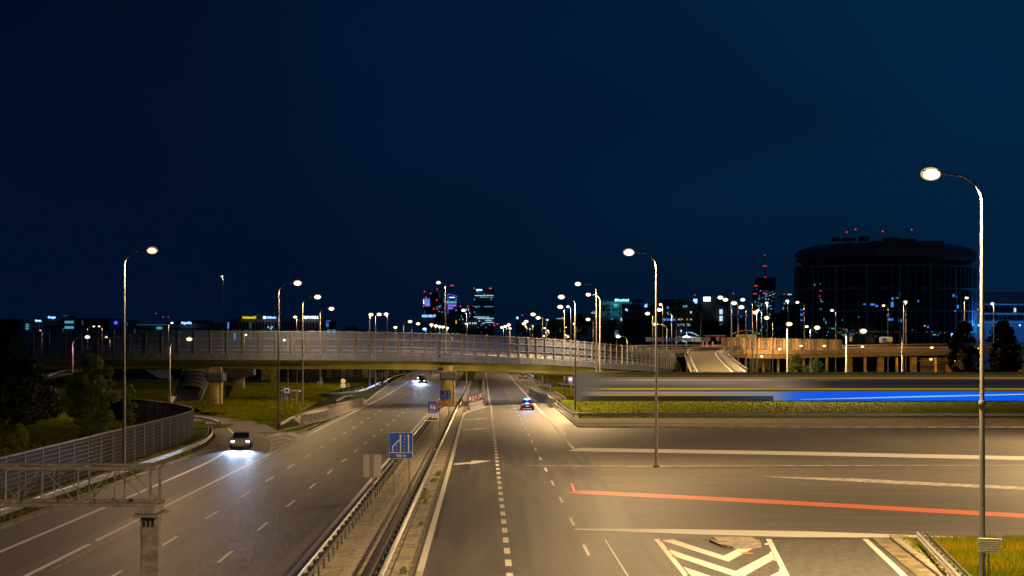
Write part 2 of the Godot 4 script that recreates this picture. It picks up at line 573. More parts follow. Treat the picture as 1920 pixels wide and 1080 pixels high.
# grass: clumps of blades on a patch, heights from a function of the place
func tufts(called: String, label: String, pts: PackedVector3Array, tall: float, sd: int) -> void:
	rng.seed = sd
	var st := mb()
	for k in 7:
		var a := TAU * k / 7.0
		var o := Vector3(cos(a), 0, sin(a)) * 0.12
		var tip := o * 2.2 + Vector3(0, 1.0 - 0.07 * k, 0)
		var s := Vector3(-sin(a), 0, cos(a)) * 0.05
		face(st, [o - s, o + s, tip], o + Vector3.UP * 0.6)
	var mm := MultiMesh.new()
	mm.transform_format = MultiMesh.TRANSFORM_3D
	mm.use_colors = true
	mm.mesh = st.commit()
	mm.instance_count = pts.size()
	var hue := FastNoiseLite.new(); hue.seed = sd; hue.frequency = 0.18
	for i in pts.size():
		var s := tall * rng.randf_range(0.45, 1.15)
		mm.set_instance_transform(i, Transform3D(Basis(Vector3.UP, rng.randf() * TAU).scaled(Vector3(s * 1.25, s, s * 1.25)), pts[i]))
		var f := clampf(0.5 + hue.get_noise_2d(pts[i].x, pts[i].z) * 1.1 + rng.randf_range(-0.25, 0.25), 0.0, 1.0)
		mm.set_instance_color(i, Color(0.75, 0.95, 0.8).lerp(Color(1.6, 1.15, 1.0), f))
	var o := MultiMeshInstance3D.new()
	o.name = numbered(self, called)
	o.multimesh = mm
	o.material_override = M.blade
	add_child(o, true)
	tag(o, label, "grass", "", "stuff")

func scatter(poly: PackedVector2Array, n: int, sd: int, hf: Callable) -> PackedVector3Array:
	rng.seed = sd
	var lo := poly[0]
	var hi := poly[0]
	for p in poly:
		lo = lo.min(p); hi = hi.max(p)
	var out := PackedVector3Array()
	var tries := 0
	while out.size() < n and tries < n * 20:
		tries += 1
		var p := Vector2(rng.randf_range(lo.x, hi.x), rng.randf_range(lo.y, hi.y))
		if Geometry2D.is_point_in_polygon(p, poly):
			out.append(Vector3(p.x, hf.call(p.x, p.y), p.y))
	return out

# a saloon car: nose towards -z before turning
func car(label: String, where: Vector3, turn: float, paint: Material, heads: bool, tails: bool, beam := 0.0, height := 1.0) -> Node3D:
	var t := thing("car", label, "car", Vector3.ZERO, "cars on the motorway")
	var W := 0.9
	# lower body: sections along z (z, half width, bottom, top)
	var sec := [[-2.2, 0.68, 0.38, 0.62], [-2.1, 0.8, 0.28, 0.74], [-1.3, W, 0.22, 0.88], [-0.7, W, 0.2, 0.94], [1.0, W, 0.2, 0.97], [1.8, 0.88, 0.26, 0.98], [2.15, 0.8, 0.32, 0.9], [2.22, 0.7, 0.4, 0.7]]
	obj("body", loft(sec, 0.12), paint, t)
	var cab := [[-0.95, 0.74, 0.9, 0.93], [-0.25, 0.68, 0.92, 1.36 * height], [0.3, 0.67, 0.92, 1.44 * height], [1.0, 0.66, 0.92, 1.4 * height], [1.75, 0.7, 0.92, 0.97]]
	obj("cabin_glass", loft(cab, 0.1), M.car_glass, t)
	obj("roof", loft([[-0.25, 0.6, 1.33 * height, 1.375 * height], [0.3, 0.61, 1.41 * height, 1.455 * height], [1.0, 0.6, 1.37 * height, 1.415 * height]], 0.02), paint, t)
	for s in [-1.0, 1.0]:
		for z in [-1.35, 1.35]:
			var w := mb()
			tube(w, [Vector3(s * 0.7, 0.32, z), Vector3(s * 0.93, 0.32, z)], [0.32, 0.32], 16)
			var wh := obj("wheel", w, M.rubber, t)
			w = mb()
			tube(w, [Vector3(s * 0.925, 0.32, z), Vector3(s * 0.94, 0.32, z)], [0.2, 0.2], 12)
			obj("rim", w, M.steel, wh)
		var hl := mb()
		blob(hl, Vector3(s * 0.62, 0.64, -2.08), Vector3(0.2, 0.1, 0.14))
		obj("headlight", hl, M.head if heads else M.pole, t)
		var tl := mb()
		cham(tl, Vector3(s * 0.66, 0.78, 2.15), Vector3(0.34, 0.17, 0.12), 0.03)
		obj("tail_light", tl, M.tail if tails else M.red, t)
		var mr := mb()
		cham(mr, Vector3(s * 0.98, 0.98, -0.6), Vector3(0.18, 0.13, 0.1), 0.03)
		obj("wing_mirror", mr, paint, t)
		if heads and beam > 0.0:
			var l := SpotLight3D.new()
			l.name = "headlight_beam"
			t.add_child(l, true)
			l.position = Vector3(s * 0.62, 0.64, -2.4)
			l.rotation_degrees.x = -2.2
			l.spot_angle = 20
			l.spot_angle_attenuation = 1.0
			l.light_energy = beam
			l.light_size = 0.08
			l.spot_range = 200
			l.spot_attenuation = 2.0
			l.shadow_enabled = true
			l.light_color = Color(0.72, 0.84, 1.0)
	var np := mb()
	box(np, Vector3(0, 0.55, 2.235), Vector3(0.5, 0.11, 0.02))
	obj("number_plate", np, M.white, t)
	t.position = where
	t.rotation.y = turn
	return t

func loft(sec: Array, r: float) -> SurfaceTool:
	var st := mb()
	var rings := []
	for s in sec:
		var w: float = s[1]; var b: float = s[2]; var h: float = s[3]
		var k := minf(r, (h - b) * 0.4)
		var ring := []
		for p in [[-w + k, b], [w - k, b], [w, b + k], [w, h - k], [w - k, h], [-w + k, h], [-w, h - k], [-w, b + k]]: ring.append(Vector3(p[0], p[1], s[0]))
		rings.append(ring)
	for i in rings.size() - 1:
		var c := Vector3.ZERO
		for p in rings[i]: c += p / 8.0
		for k in 8:
			var q := [rings[i][k], rings[i][(k + 1) % 8], rings[i + 1][(k + 1) % 8], rings[i + 1][k]]
			face(st, q, (q[0] as Vector3) + q[1] - c * 2.0)
	face(st, rings[0], Vector3.FORWARD)
	face(st, rings[-1], Vector3.BACK)
	return st

# signs stand upright, facing the camera's way (+z); k turns (u, v) at distance d into metres
func plate(called: String, u0: float, v0: float, u1: float, v1: float, d: float, m: Material, parent: Node, deep := 0.03, r := 0.0) -> MeshInstance3D:
	var a := at(u0, v0, d)
	var b := at(u1, v1, d)
	var st := mb()
	var s := Vector3(b.x - a.x, a.y - b.y, deep)
	if r > 0.0: cham(st, (a + b) / 2.0, s, r)
	else: box(st, (a + b) / 2.0, s)
	return obj(called, st, m, parent)

func stroke(called: String, pts: Array, w: float, d: float, m: Material, parent: Node) -> MeshInstance3D:   # a flat print line of width w pixels
	var st := mb()
	for i in pts.size() - 1:
		var a := at(pts[i][0], pts[i][1], d)
		var b := at(pts[i + 1][0], pts[i + 1][1], d)
		var l := (b - a).length() + w * d / F * 0.5
		var x := (b - a).normalized()
		var bb := Basis(x, Vector3.BACK.cross(x), Vector3.BACK)
		box(st, (a + b) / 2.0 + Vector3(0, 0, 0.0006 * i), Vector3(l, w * d / F, 0.006), bb)
	return obj(called, st, m, parent)

func arrow_tip(u: float, v: float, s: float, d: float, m: Material, parent: Node) -> void:
	var st := mb()
	var q := [at(u, v, d), at(u + s * 0.55, v + s, d), at(u - s * 0.55, v + s, d)]
	face(st, q, Vector3.BACK)
	obj("arrow_head", st, m, parent)

func label_text(called: String, words: String, u: float, v: float, h: float, d: float, m: Material, parent: Node, deep := 0.01, turn := 0.0, squeeze := 0.0) -> MeshInstance3D:
	var o := MeshInstance3D.new()
	o.name = numbered(parent, called)
	var tm := text(words, h * d / F, deep, true)
	o.mesh = tm
	o.material_override = m
	parent.add_child(o, true)
	var k := 1.0
	if squeeze > 0.0: k = squeeze * d / F / maxf(tm.get_aabb().size.x, 0.01)
	o.transform = (parent as Node3D).global_transform.affine_inverse() * Transform3D(Basis(Vector3.BACK, turn).scaled(Vector3(k, 1, 1)), at(u, v, d))
	return o

func _ready() -> void:
	# ----- camera -----
	var cam := Camera3D.new()
	cam.name = "camera"
	cam.projection = Camera3D.PROJECTION_FRUSTUM
	cam.near = 0.5
	cam.far = 12000.0
	cam.size = 1080.0 / F * cam.near
	cam.frustum_offset = Vector2(52.0, 110.0) / F * cam.near
	cam.position = Vector3(0, 9, 0)
	add_child(cam, true)
	cam.current = true
	# ----- night sky: afterglow on one side of the compass, darker on the other -----
	var im := Image.create(256, 128, false, Image.FORMAT_RGBF)
	var haze := FastNoiseLite.new(); haze.seed = 11; haze.frequency = 1.6; haze.fractal_octaves = 4
	for y in 128:
		var el := PI / 2 - PI * (y + 0.5) / 128.0
		for x in 256:
			var az := TAU * (x + 0.5) / 256.0 - PI
			var f := 0.5 + 0.5 * tanh(-sin(az) / 0.28)
			var c := Color(0.0008, 0.0019, 0.0125).lerp(Color(0.0008, 0.0150, 0.0450), f)
			var dv := Vector3(sin(az) * cos(el), sin(el), cos(az) * cos(el))
			var k = (0.7 + 0.42 * smoothstep(0.0, 0.2, absf(el))) + 0.55 * haze.get_noise_3dv(dv * Vector3(1.6, 6.0, 1.6))
			im.set_pixel(x, y, Color(c.r * k, c.g * k, c.b * k))
	var pan := PanoramaSkyMaterial.new()
	pan.panorama = ImageTexture.create_from_image(im)
	var sky := Sky.new()
	sky.sky_material = pan
	var env := Environment.new()
	env.background_mode = Environment.BG_SKY
	env.sky = sky
	env.tonemap_mode = Environment.TONE_MAPPER_LINEAR
	env.tonemap_exposure = 1.0
	env.sdfgi_enabled = true
	env.ssao_enabled = true
	env.ssil_enabled = true
	var we := WorldEnvironment.new()
	we.name = "night"
	we.environment = env
	add_child(we, true)
	make_materials()
	ground_and_roads()
	median()
	overpass()
	beyond_left()
	side_left()
	side_right()
	stripes_wall()
	viaduct_and_ramp()
	city_left()
	city_middle()
	city_right()
	oval_building()
	lamps()
	signs()
	gantry()
	trees()
	cars()

func line_piece(x0: float, d0: float, x1: float, d1: float, w: float, road: Node, called := "edge_line", m: Material = null, y := 0.028) -> void:
	var st := mb()
	ribbon(st, [Vector3(x0, y, -d0), Vector3(x1, y, -d1)], w)
	obj(called, st, m if m else M.marking, road)

func print_poly(called: String, uv: Array, road: Node, m: Material = null, y := 0.028) -> void:
	obj(called, sheet(uv, y), m if m else M.marking, road)

func ground_and_roads() -> void:
	var st := mb()
	flat(st, xz([[-5000, -200], [5000, -200], [5000, 9000], [-5000, 9000]]), 0.0)
	struct("ground", st, M.grass)
	# three lanes towards the camera
	st = mb()
	flat(st, xz([[-18.7, 4], [-6.95, 4], [-6.95, 900], [-26, 900], [-26, 600], [-24.5, 480], [-21.5, 330], [-19.2, 258], [-18.7, 200]]), 0.02)
	var lr := struct("left_carriageway", st, M.asphalt)
	# joining ramp lane, curving in from behind the slatted fence
	st = mb()
	var centre := smooth([Vector3(-20.9, 0.016, -4), Vector3(-20.9, 0.016, -70), Vector3(-20.9, 0.016, -110), Vector3(-21.3, 0.016, -138), Vector3(-23, 0.016, -160), Vector3(-26.5, 0.016, -182), Vector3(-32, 0.016, -201), Vector3(-42, 0.016, -217), Vector3(-60, 0.016, -228)], 2.0)
	ribbon(st, centre, 6.4)
	var ramp := struct("slip_road", st, M.asphalt_old)
	st = mb()
	var edge := []
	for i in centre.size():
		if centre[i].z < -6.0 and i < centre.size() - 14: edge.append(centre[i] - side_of(centre, i) * -0.4 + Vector3.UP * 0.012)
	edge = []
	for p in smooth([Vector3(-21.2, 0.028, -20), Vector3(-21.25, 0.028, -110), Vector3(-21.9, 0.028, -138), Vector3(-24.0, 0.028, -160), Vector3(-28.0, 0.028, -181)], 2.0): edge.append(p)
	ribbon(st, edge, 0.24)
	obj("edge_line", st, M.marking, ramp)
	# gore between ramp and lanes
	obj("gore_asphalt", sheet([[478, 866], [560, 818], [585, 808], [520, 811], [490, 815], [470, 840]], 0.024), M.asphalt_old, ramp)
	st = mb()
	ribbon(st, [gp(470, 868, .034), gp(492, 858, .034), gp(508, 845, .034), gp(512, 835, .034), gp(506, 824, .034), gp(482, 815, .034)], 0.22)
	obj("gore_line", st, M.marking_worn, ramp)
	for q in [[[498, 819.5], [524, 813], [533, 814], [502, 822]], [[507, 824.5], [530, 819], [562, 828], [557, 830], [531, 822.5], [512, 826.5]], [[512, 831.5], [529, 826.5], [549, 835], [544, 838], [529, 829.5], [514, 834]], [[514, 838], [527, 833.5], [538, 839], [533, 842], [527, 837], [515, 841]], [[536, 814], [545, 812.5], [577, 820], [572, 822.5]]]:
		print_poly("hatch_bar", q, ramp, M.marking_worn)
	# lane marks: 4 m strokes and 8 m gaps
	for x in [-11.07, -14.53]:
		var d := 20.0 + (0.0 if x > -12.0 else 5.6)
		while d < 420.0:
			line_piece(x, d + 0.9, x, d + 4.9, 0.14, lr, "lane_dash")
			d += 11.95
	line_piece(-17.94, 20, -17.94, 75.2, 0.24, lr)
	line_piece(-17.94, 76.4, -17.94, 132, 0.24, lr)
	line_piece(-17.94, 133, -17.94, 300, 0.24, lr)
	line_piece(-17.94, 300, -19.4, 420, 0.24, lr)
	line_piece(-7.6, 20, -7.6, 420, 0.26, lr)
	line_piece(-17.4, 66, -17.35, 132, 0.05, lr, "joint_seal", M.marking_worn)
	# widening beyond, with its own edge line
	st = mb()
	ribbon(st, smooth([Vector3(-19.0, .03, -262), Vector3(-21.0, .03, -330), Vector3(-23.5, .03, -430), Vector3(-25.4, .03, -600)], 10.0), 0.2)
	obj("edge_line", st, M.marking, lr)
	# lanes away from the camera
	st = mb()
	flat(st, xz([[-2.95, 4], [10.5, 4], [10.5, 234], [11.0, 262], [13.0, 330], [18.0, 430], [24.0, 520], [24.0, 900], [-2.95, 900]]), 0.02)
	var rr := struct("right_carriageway", st, M.asphalt)
	var d2 := 18.9
	while d2 < 252.0:
		line_piece(1.0, d2, 1.0, d2 + 2.03, 0.26, rr, "block_dash")
		d2 += 4.06
	d2 = 23.2
	while d2 < 560.0:
		line_piece(4.5, d2, 4.5, d2 + 3.9, 0.14, rr, "lane_dash")
		d2 += 11.95
	st = mb()
	ribbon(st, smooth([gp(785, 1080, .028), Vector3(-2.6, .028, -130), gp(864.5, 790, .028), gp(869, 777.5, .028), gp(881, 771, .028), gp(905, 764.5, .028), gp(918.5, 760, .028)], 1.5), 0.28)
	obj("edge_line", st, M.marking, rr)
	line_piece(-2.57, 10, -2.57, 66, 0.28, rr)
	line_piece(0.87, 253.5, 0.5, 620, 0.26, rr, "edge_line")
	line_piece(7.86, 145, 7.75, 620, 0.3, rr, "edge_line")
	line_piece(5.62, 30, 5.62, 77, 0.06, rr, "joint_seal", M.marking)
	for k in [[0, 1.0], [-63.0, 1.0], [-82.0, 1.0]]:   # merge arrows
		var q := []
		for p in [[850.5, 870], [851, 872.3], [882.5, 870.2], [883, 871.2], [922.5, 864.5], [883.7, 864.2], [882.5, 866.8]]: q.append(p)
		var poly := gpoly(q)
		var off := Vector2.ZERO
		if k[0] != 0: off = Vector2(0.05, -(27900.0 / (868.0 + k[0] - 650.0) - 27900.0 / 218.0))
		for i in poly.size(): poly[i] += off
		st = mb()
		flat(st, poly, 0.028)
		obj("merge_arrow", st, M.marking, rr)
	# far hatched gore
	for k in 8:
		print_poly("hatch_bar", [[972 + k * 4.2, 717 + k * 1.9], [975 + k * 4.2, 717 + k * 1.9], [986 + k * 3.6, 722 + k * 1.4], [982 + k * 3.6, 722 + k * 1.4]], rr, M.marking_worn)
	# exit ramp beside the chevron island, in the foreground
	st = mb()
	flat(st, xz([[10.5, 4], [12.0, 4], [15.0, 40], [17.6, 62], [19.2, 77.2], [10.5, 77.2]]), 0.016)
	var ex := struct("exit_ramp", st, M.asphalt_old)
	print_poly("edge_line", [[1226, 1011.5], [1236.5, 1011.5], [1294, 1084], [1284, 1084]], ex)
	print_poly("chevron_bar", [[1239.5, 1013.8], [1262, 1012.6], [1357, 1043.2], [1390, 1027], [1413.7, 1028.5], [1365.5, 1054.2]], ex)
	print_poly("chevron_bar", [[1253.5, 1031], [1264.5, 1044], [1388, 1085.5], [1453, 1049], [1446.5, 1037], [1379.4, 1072.2]], ex)
	print_poly("chevron_bar", [[1281.5, 1064], [1295, 1080.5], [1400, 1120], [1471.5, 1082], [1464.5, 1071], [1399, 1104]], ex)
	print_poly("edge_line", [[1436, 1011.5], [1446, 1011.5], [1482, 1084], [1471, 1084]], ex)
	print_poly("edge_line", [[1617, 1011.5], [1627, 1011.5], [1705, 1084], [1692, 1084]], ex)
	for p in [[1240, 1014], [1253, 1030], [1263, 1043], [1292, 1079], [1437, 1020], [1446, 1036], [1455, 1050], [1464, 1069]]:
		obj("road_stud", bx(gp(p[0], p[1], 0.05), Vector3(0.14, 0.05, 0.1)), M.red if p[0] < 1300 else M.white, ex)
	print_poly("patch_stain", [[1389, 1038], [1400, 1036], [1414, 1038.5], [1410, 1041], [1394, 1041]], ex, mat(0.3, 0.16, 0.03, 0.9), 0.034)
	# raised island with a paved top
	st = mb()
	var top := gpoly([[1330, 1011.5], [1340, 1016], [1352, 1021], [1375, 1024], [1405, 1024.5], [1428, 1022], [1424, 1011.5]], 0.13)
	flat(st, top, 0.13)
	for i in top.size():
		var a := top[i]
		var b := top[(i + 1) % top.size()]
		var o := Vector2((b - a).y, -(b - a).x)
		if o.dot((a + b) / 2 - Vector2(11.6, -76)) < 0: o = -o
		face(st, [Vector3(a.x, 0.13, a.y), Vector3(b.x, 0.13, b.y), Vector3(b.x, 0, b.y), Vector3(a.x, 0, a.y)], Vector3(o.x, 0, o.y))
	var isl := struct("traffic_island", st, M.kerb)
	for k in 9:
		var x := 10.75 + 0.2 * k
		obj("paving_slab", bx(Vector3(x, 0.14, -76.2), Vector3(0.19, 0.03, 1.5)), [M.slab_c, M.slab][k % 2], isl)
	# the wide road that turns off across the view
	st = mb()
	flat(st, xz([[7.4, 77.3], [60, 77.3], [130, 150], [130, 184], [10.6, 184], [10.6, 192], [8.6, 192], [8.6, 150]]), 0.024)
	var sd := struct("side_road", st, M.asphalt_new)
	st = mb()
	ribbon(st, [gp(1076, 842.5, .034), gp(1500, 850, .034), gp(1920, 859, .034), gp(2400, 869, .034)], 4.7)
	obj("edge_line", st, M.marking, sd)
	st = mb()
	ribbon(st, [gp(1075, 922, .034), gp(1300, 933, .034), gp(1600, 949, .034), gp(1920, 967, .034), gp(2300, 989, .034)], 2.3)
	obj("painted_tail_trail", st, M.painted_tail_trail, sd)  # tail-light trail painted flat across the asphalt
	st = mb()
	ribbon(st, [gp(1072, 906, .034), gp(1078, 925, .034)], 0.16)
	obj("painted_tail_trail", st, M.painted_tail_trail, rr)  # start of the same painted light trail
	print_poly("stop_line", [[1078, 992.5], [1250, 993], [1500, 997], [1700, 1004], [1830, 1009], [1500, 1008.5], [1300, 1003], [1150, 997], [1078, 994.5]], sd, null, .034)
	print_poly("worn_line", [[1420, 894], [1600, 898], [1920, 914], [1920, 919], [1700, 909], [1500, 898.5]], sd, M.marking_worn, .034)
	st = mb()
	ribbon(st, [gp(990, 873, .034), gp(1200, 874, .034), gp(1920, 872, .034)], 0.5)
	obj("joint_seal", st, M.marking_worn, sd)
	# light verge between the side road and its rail
	st = mb()
	flat(st, xz([[10.6, 234], [11.9, 234], [11.9, 206], [130, 206], [130, 183.5], [10.6, 183.5]]), 0.1)
	var vg := struct("verge", st, M.verge)
	st = mb()
	sweep(st, [Vector3(10.5, 0, -250), Vector3(10.5, 0, -184), Vector3(10.7, 0, -183.4), Vector3(130, 0, -183.4)], rect(-0.1, 0, 0.14, 0.16))
	obj("kerb", st, M.kerb, vg)
	st = mb()
	sweep(st, [Vector3(11.2, 0.05, -250), Vector3(11.2, 0.05, -191.5), Vector3(11.4, 0.05, -191), Vector3(130, 0.05, -191)], rect(-0.3, 0, 0.3, 0.09))
	obj("gutter", st, M.concrete, vg)
	# grass bank up to the long striped hoarding
	st = mb()
	for k in 24:
		var x0 := 11.9 + k * 5.0
		for j in 8:
			var q := []
			for c in [[0, 0], [1, 0], [1, 1], [0, 1]]:
				var d = 206.0 + (j + c[1]) * 6.8
				q.append(Vector3(x0 + c[0] * 5.0, bank(x0 + c[0] * 5.0, -d), -d))
			face(st, q, Vector3.UP)
	struct("grass_bank", st, M.lawn)
	tufts("bank_grass", "long yellow green grass growing below the striped hoarding", scatter(xz([[12, 207], [110, 207], [110, 257], [14.2, 257]]), 12000, 21, bank), 0.27, 22)

func bank(_x: float, z: float) -> float:
	return 0.05 + 0.52 * clampf((-z - 206.0) / 52.0, 0.0, 1.0)

func lawn_left(x: float, z: float) -> float:   # the grass mound beyond the bus bay
	var d := -z
	var m := smoothstep(-21.0, -27.0, x) * smoothstep(205.0, 240.0, d) * (1.0 - smoothstep(330.0, 380.0, d)) * smoothstep(-70.0, -34.0, x)
	return 0.06 + 1.1 * m + 0.12 * sin(x * 0.7) * sin(d * 0.23) * m

func median() -> void:
	var st := mb()
	sweep(st, [Vector3(-4.9, 0, -4), Vector3(-4.9, 0, -430)], rect(-1.95, 0, 1.9, 0.08))
	var md := struct("median_pavement", st, M.slab_b)
	st = mb()
	sweep(st, [Vector3(-7.05, 0, -4), Vector3(-7.05, 0, -430)], rect(-0.1, 0, 0.1, 0.11))
	obj("kerb", st, M.kerb, md)
	for k in 46:   # long concrete panels of the middle strip
		var d := 58.0 + 3.0 * k
		obj("paving_slab", bx(Vector3(-4.85, 0.1, -d - 1.5), Vector3(1.56, 0.04, 2.975)), [M.slab, M.slab_c, M.slab][k % 3], md)
		obj("paving_slab", bx(Vector3(-6.05, 0.095, -d - 1.5), Vector3(0.78, 0.03, 2.975)), [M.slab_b, M.slab][k % 2], md)
	for k in 92:   # the row of slabs beside the right-hand lanes
		var d := 58.0 + 1.36 * k
		obj("kerb_slab", bx(Vector3(-3.36, 0.1, -d - 0.68), Vector3(0.56, 0.05 + 0.006 * (k % 3), 1.33)), [M.slab_c, M.slab, M.kerb][(k * 7) % 3], md)
	st = mb()
	sweep(st, [Vector3(-2.98, 0, -4), Vector3(-2.98, 0, -225)], rect(-0.1, 0, 0.12, 0.07))
	obj("channel", st, M.sand, md)
	var gl := guard_rail("steel guard rail along the median beside the oncoming lanes", [Vector3(-6.45, 0.05, -52), Vector3(-6.4, 0.05, -100), Vector3(-6.3, 0.05, -238)], -1.0, 2.05, true)
	gl.set_meta("group", "median guard rails")
	guard_rail("steel guard rail along the median beside the block dashes", [Vector3(-4.0, 0.05, -52), Vector3(-3.95, 0.05, -160), Vector3(-3.9, 0.05, -232)], 1.0, 2.05, true).set_meta("group", "median guard rails")
	guard_rail("far median guard rail beginning behind the round bridge pier", [Vector3(-6.2, 0.05, -246), Vector3(-6.0, 0.05, -400)], -1.0, 3.0)
	guard_rail("far median guard rail between the pier and red chevrons", [Vector3(-3.7, 0.05, -236), Vector3(-3.5, 0.05, -400)], 1.0, 3.0)
	# tar seams and patches of the two roads
	for k in 9:
		rng.seed = 900 + k
		var road: Node = get_node("left_carriageway") if k % 2 else get_node("right_carriageway")
		var p := Vector3([-3.0, -17.0][k % 2] + rng.randf_range(0.6, 2.0), 0.0265, -rng.randf_range(66, 190))
		var seam := [p]
		for j in 14:
			p += Vector3(rng.randf_range(0.35, 1.1), 0, rng.randf_range(-0.5, 0.5)) if k < 5 else Vector3(rng.randf_range(-0.12, 0.12), 0, -rng.randf_range(1.0, 2.4))
			if p.x < -7.8 or (p.x > -2.4 and p.x < 7.4): seam.append(p)
		var ss := mb()
		ribbon(ss, seam, 0.07)
		obj("tar_seam", ss, M.tar, road)
	# closed lane of the median and its curved concrete barrier
	st = mb()
	flat(st, xz([[-2.9, 226], [0.4, 256], [0.2, 420], [-2.9, 420]]), 0.026)
	obj("closed_lane", st, M.sand, md)
	barrier("curved concrete barrier under the three red chevron signs", smooth([gp(878, 768, 0.02), gp(893, 765.5, 0.02), gp(904, 761, 0.02), gp(909, 753, 0.02), gp(907, 738, 0.02), gp(905, 722, 0.02), gp(906, 708, 0.02)], 2.0), 0.95)
	for k in 5:   # weeds in the joint
		var p := gp([797, 815, 823, 757, 790][k], [945, 905, 893, 1078, 985][k], 0.1)
		tree("weed", ["leafy green weed growing in the joint beside the median slabs", "flat weed in the gutter beside the far slabs", "small weed beside the wide white edge line", "tiny weed at the foot of the nearest kerb slabs", "thin weed in the slab joint"][k], p, [0.9, 0.3, 0.35, 0.3, 0.22][k], [0.3, 0.4, 0.35, 0.2, 0.15][k], 0.05, M.leaf, [220, 120, 120, 80, 60][k], 0.06, 70 + k)

func barrier(label: String, pts: Array, h: float) -> void:
	var t := thing("concrete_barrier", label, "barrier", pts[0], "concrete road barriers")
	var prof := [Vector2(-0.32, 0), Vector2(0.32, 0), Vector2(0.32, 0.1), Vector2(0.14, 0.36 * h), Vector2(0.09, h), Vector2(-0.09, h), Vector2(-0.14, 0.36 * h), Vector2(-0.32, 0.1)]
	for i in pts.size() - 1:
		var st := mb()
		var a: Vector3 = pts[i]
		var b: Vector3 = pts[i + 1]
		sweep(st, [a + (b - a) * 0.008, b - (b - a) * 0.008], prof)
		obj("segment", st, [M.concrete, M.kerb, M.concrete][i % 3], t)

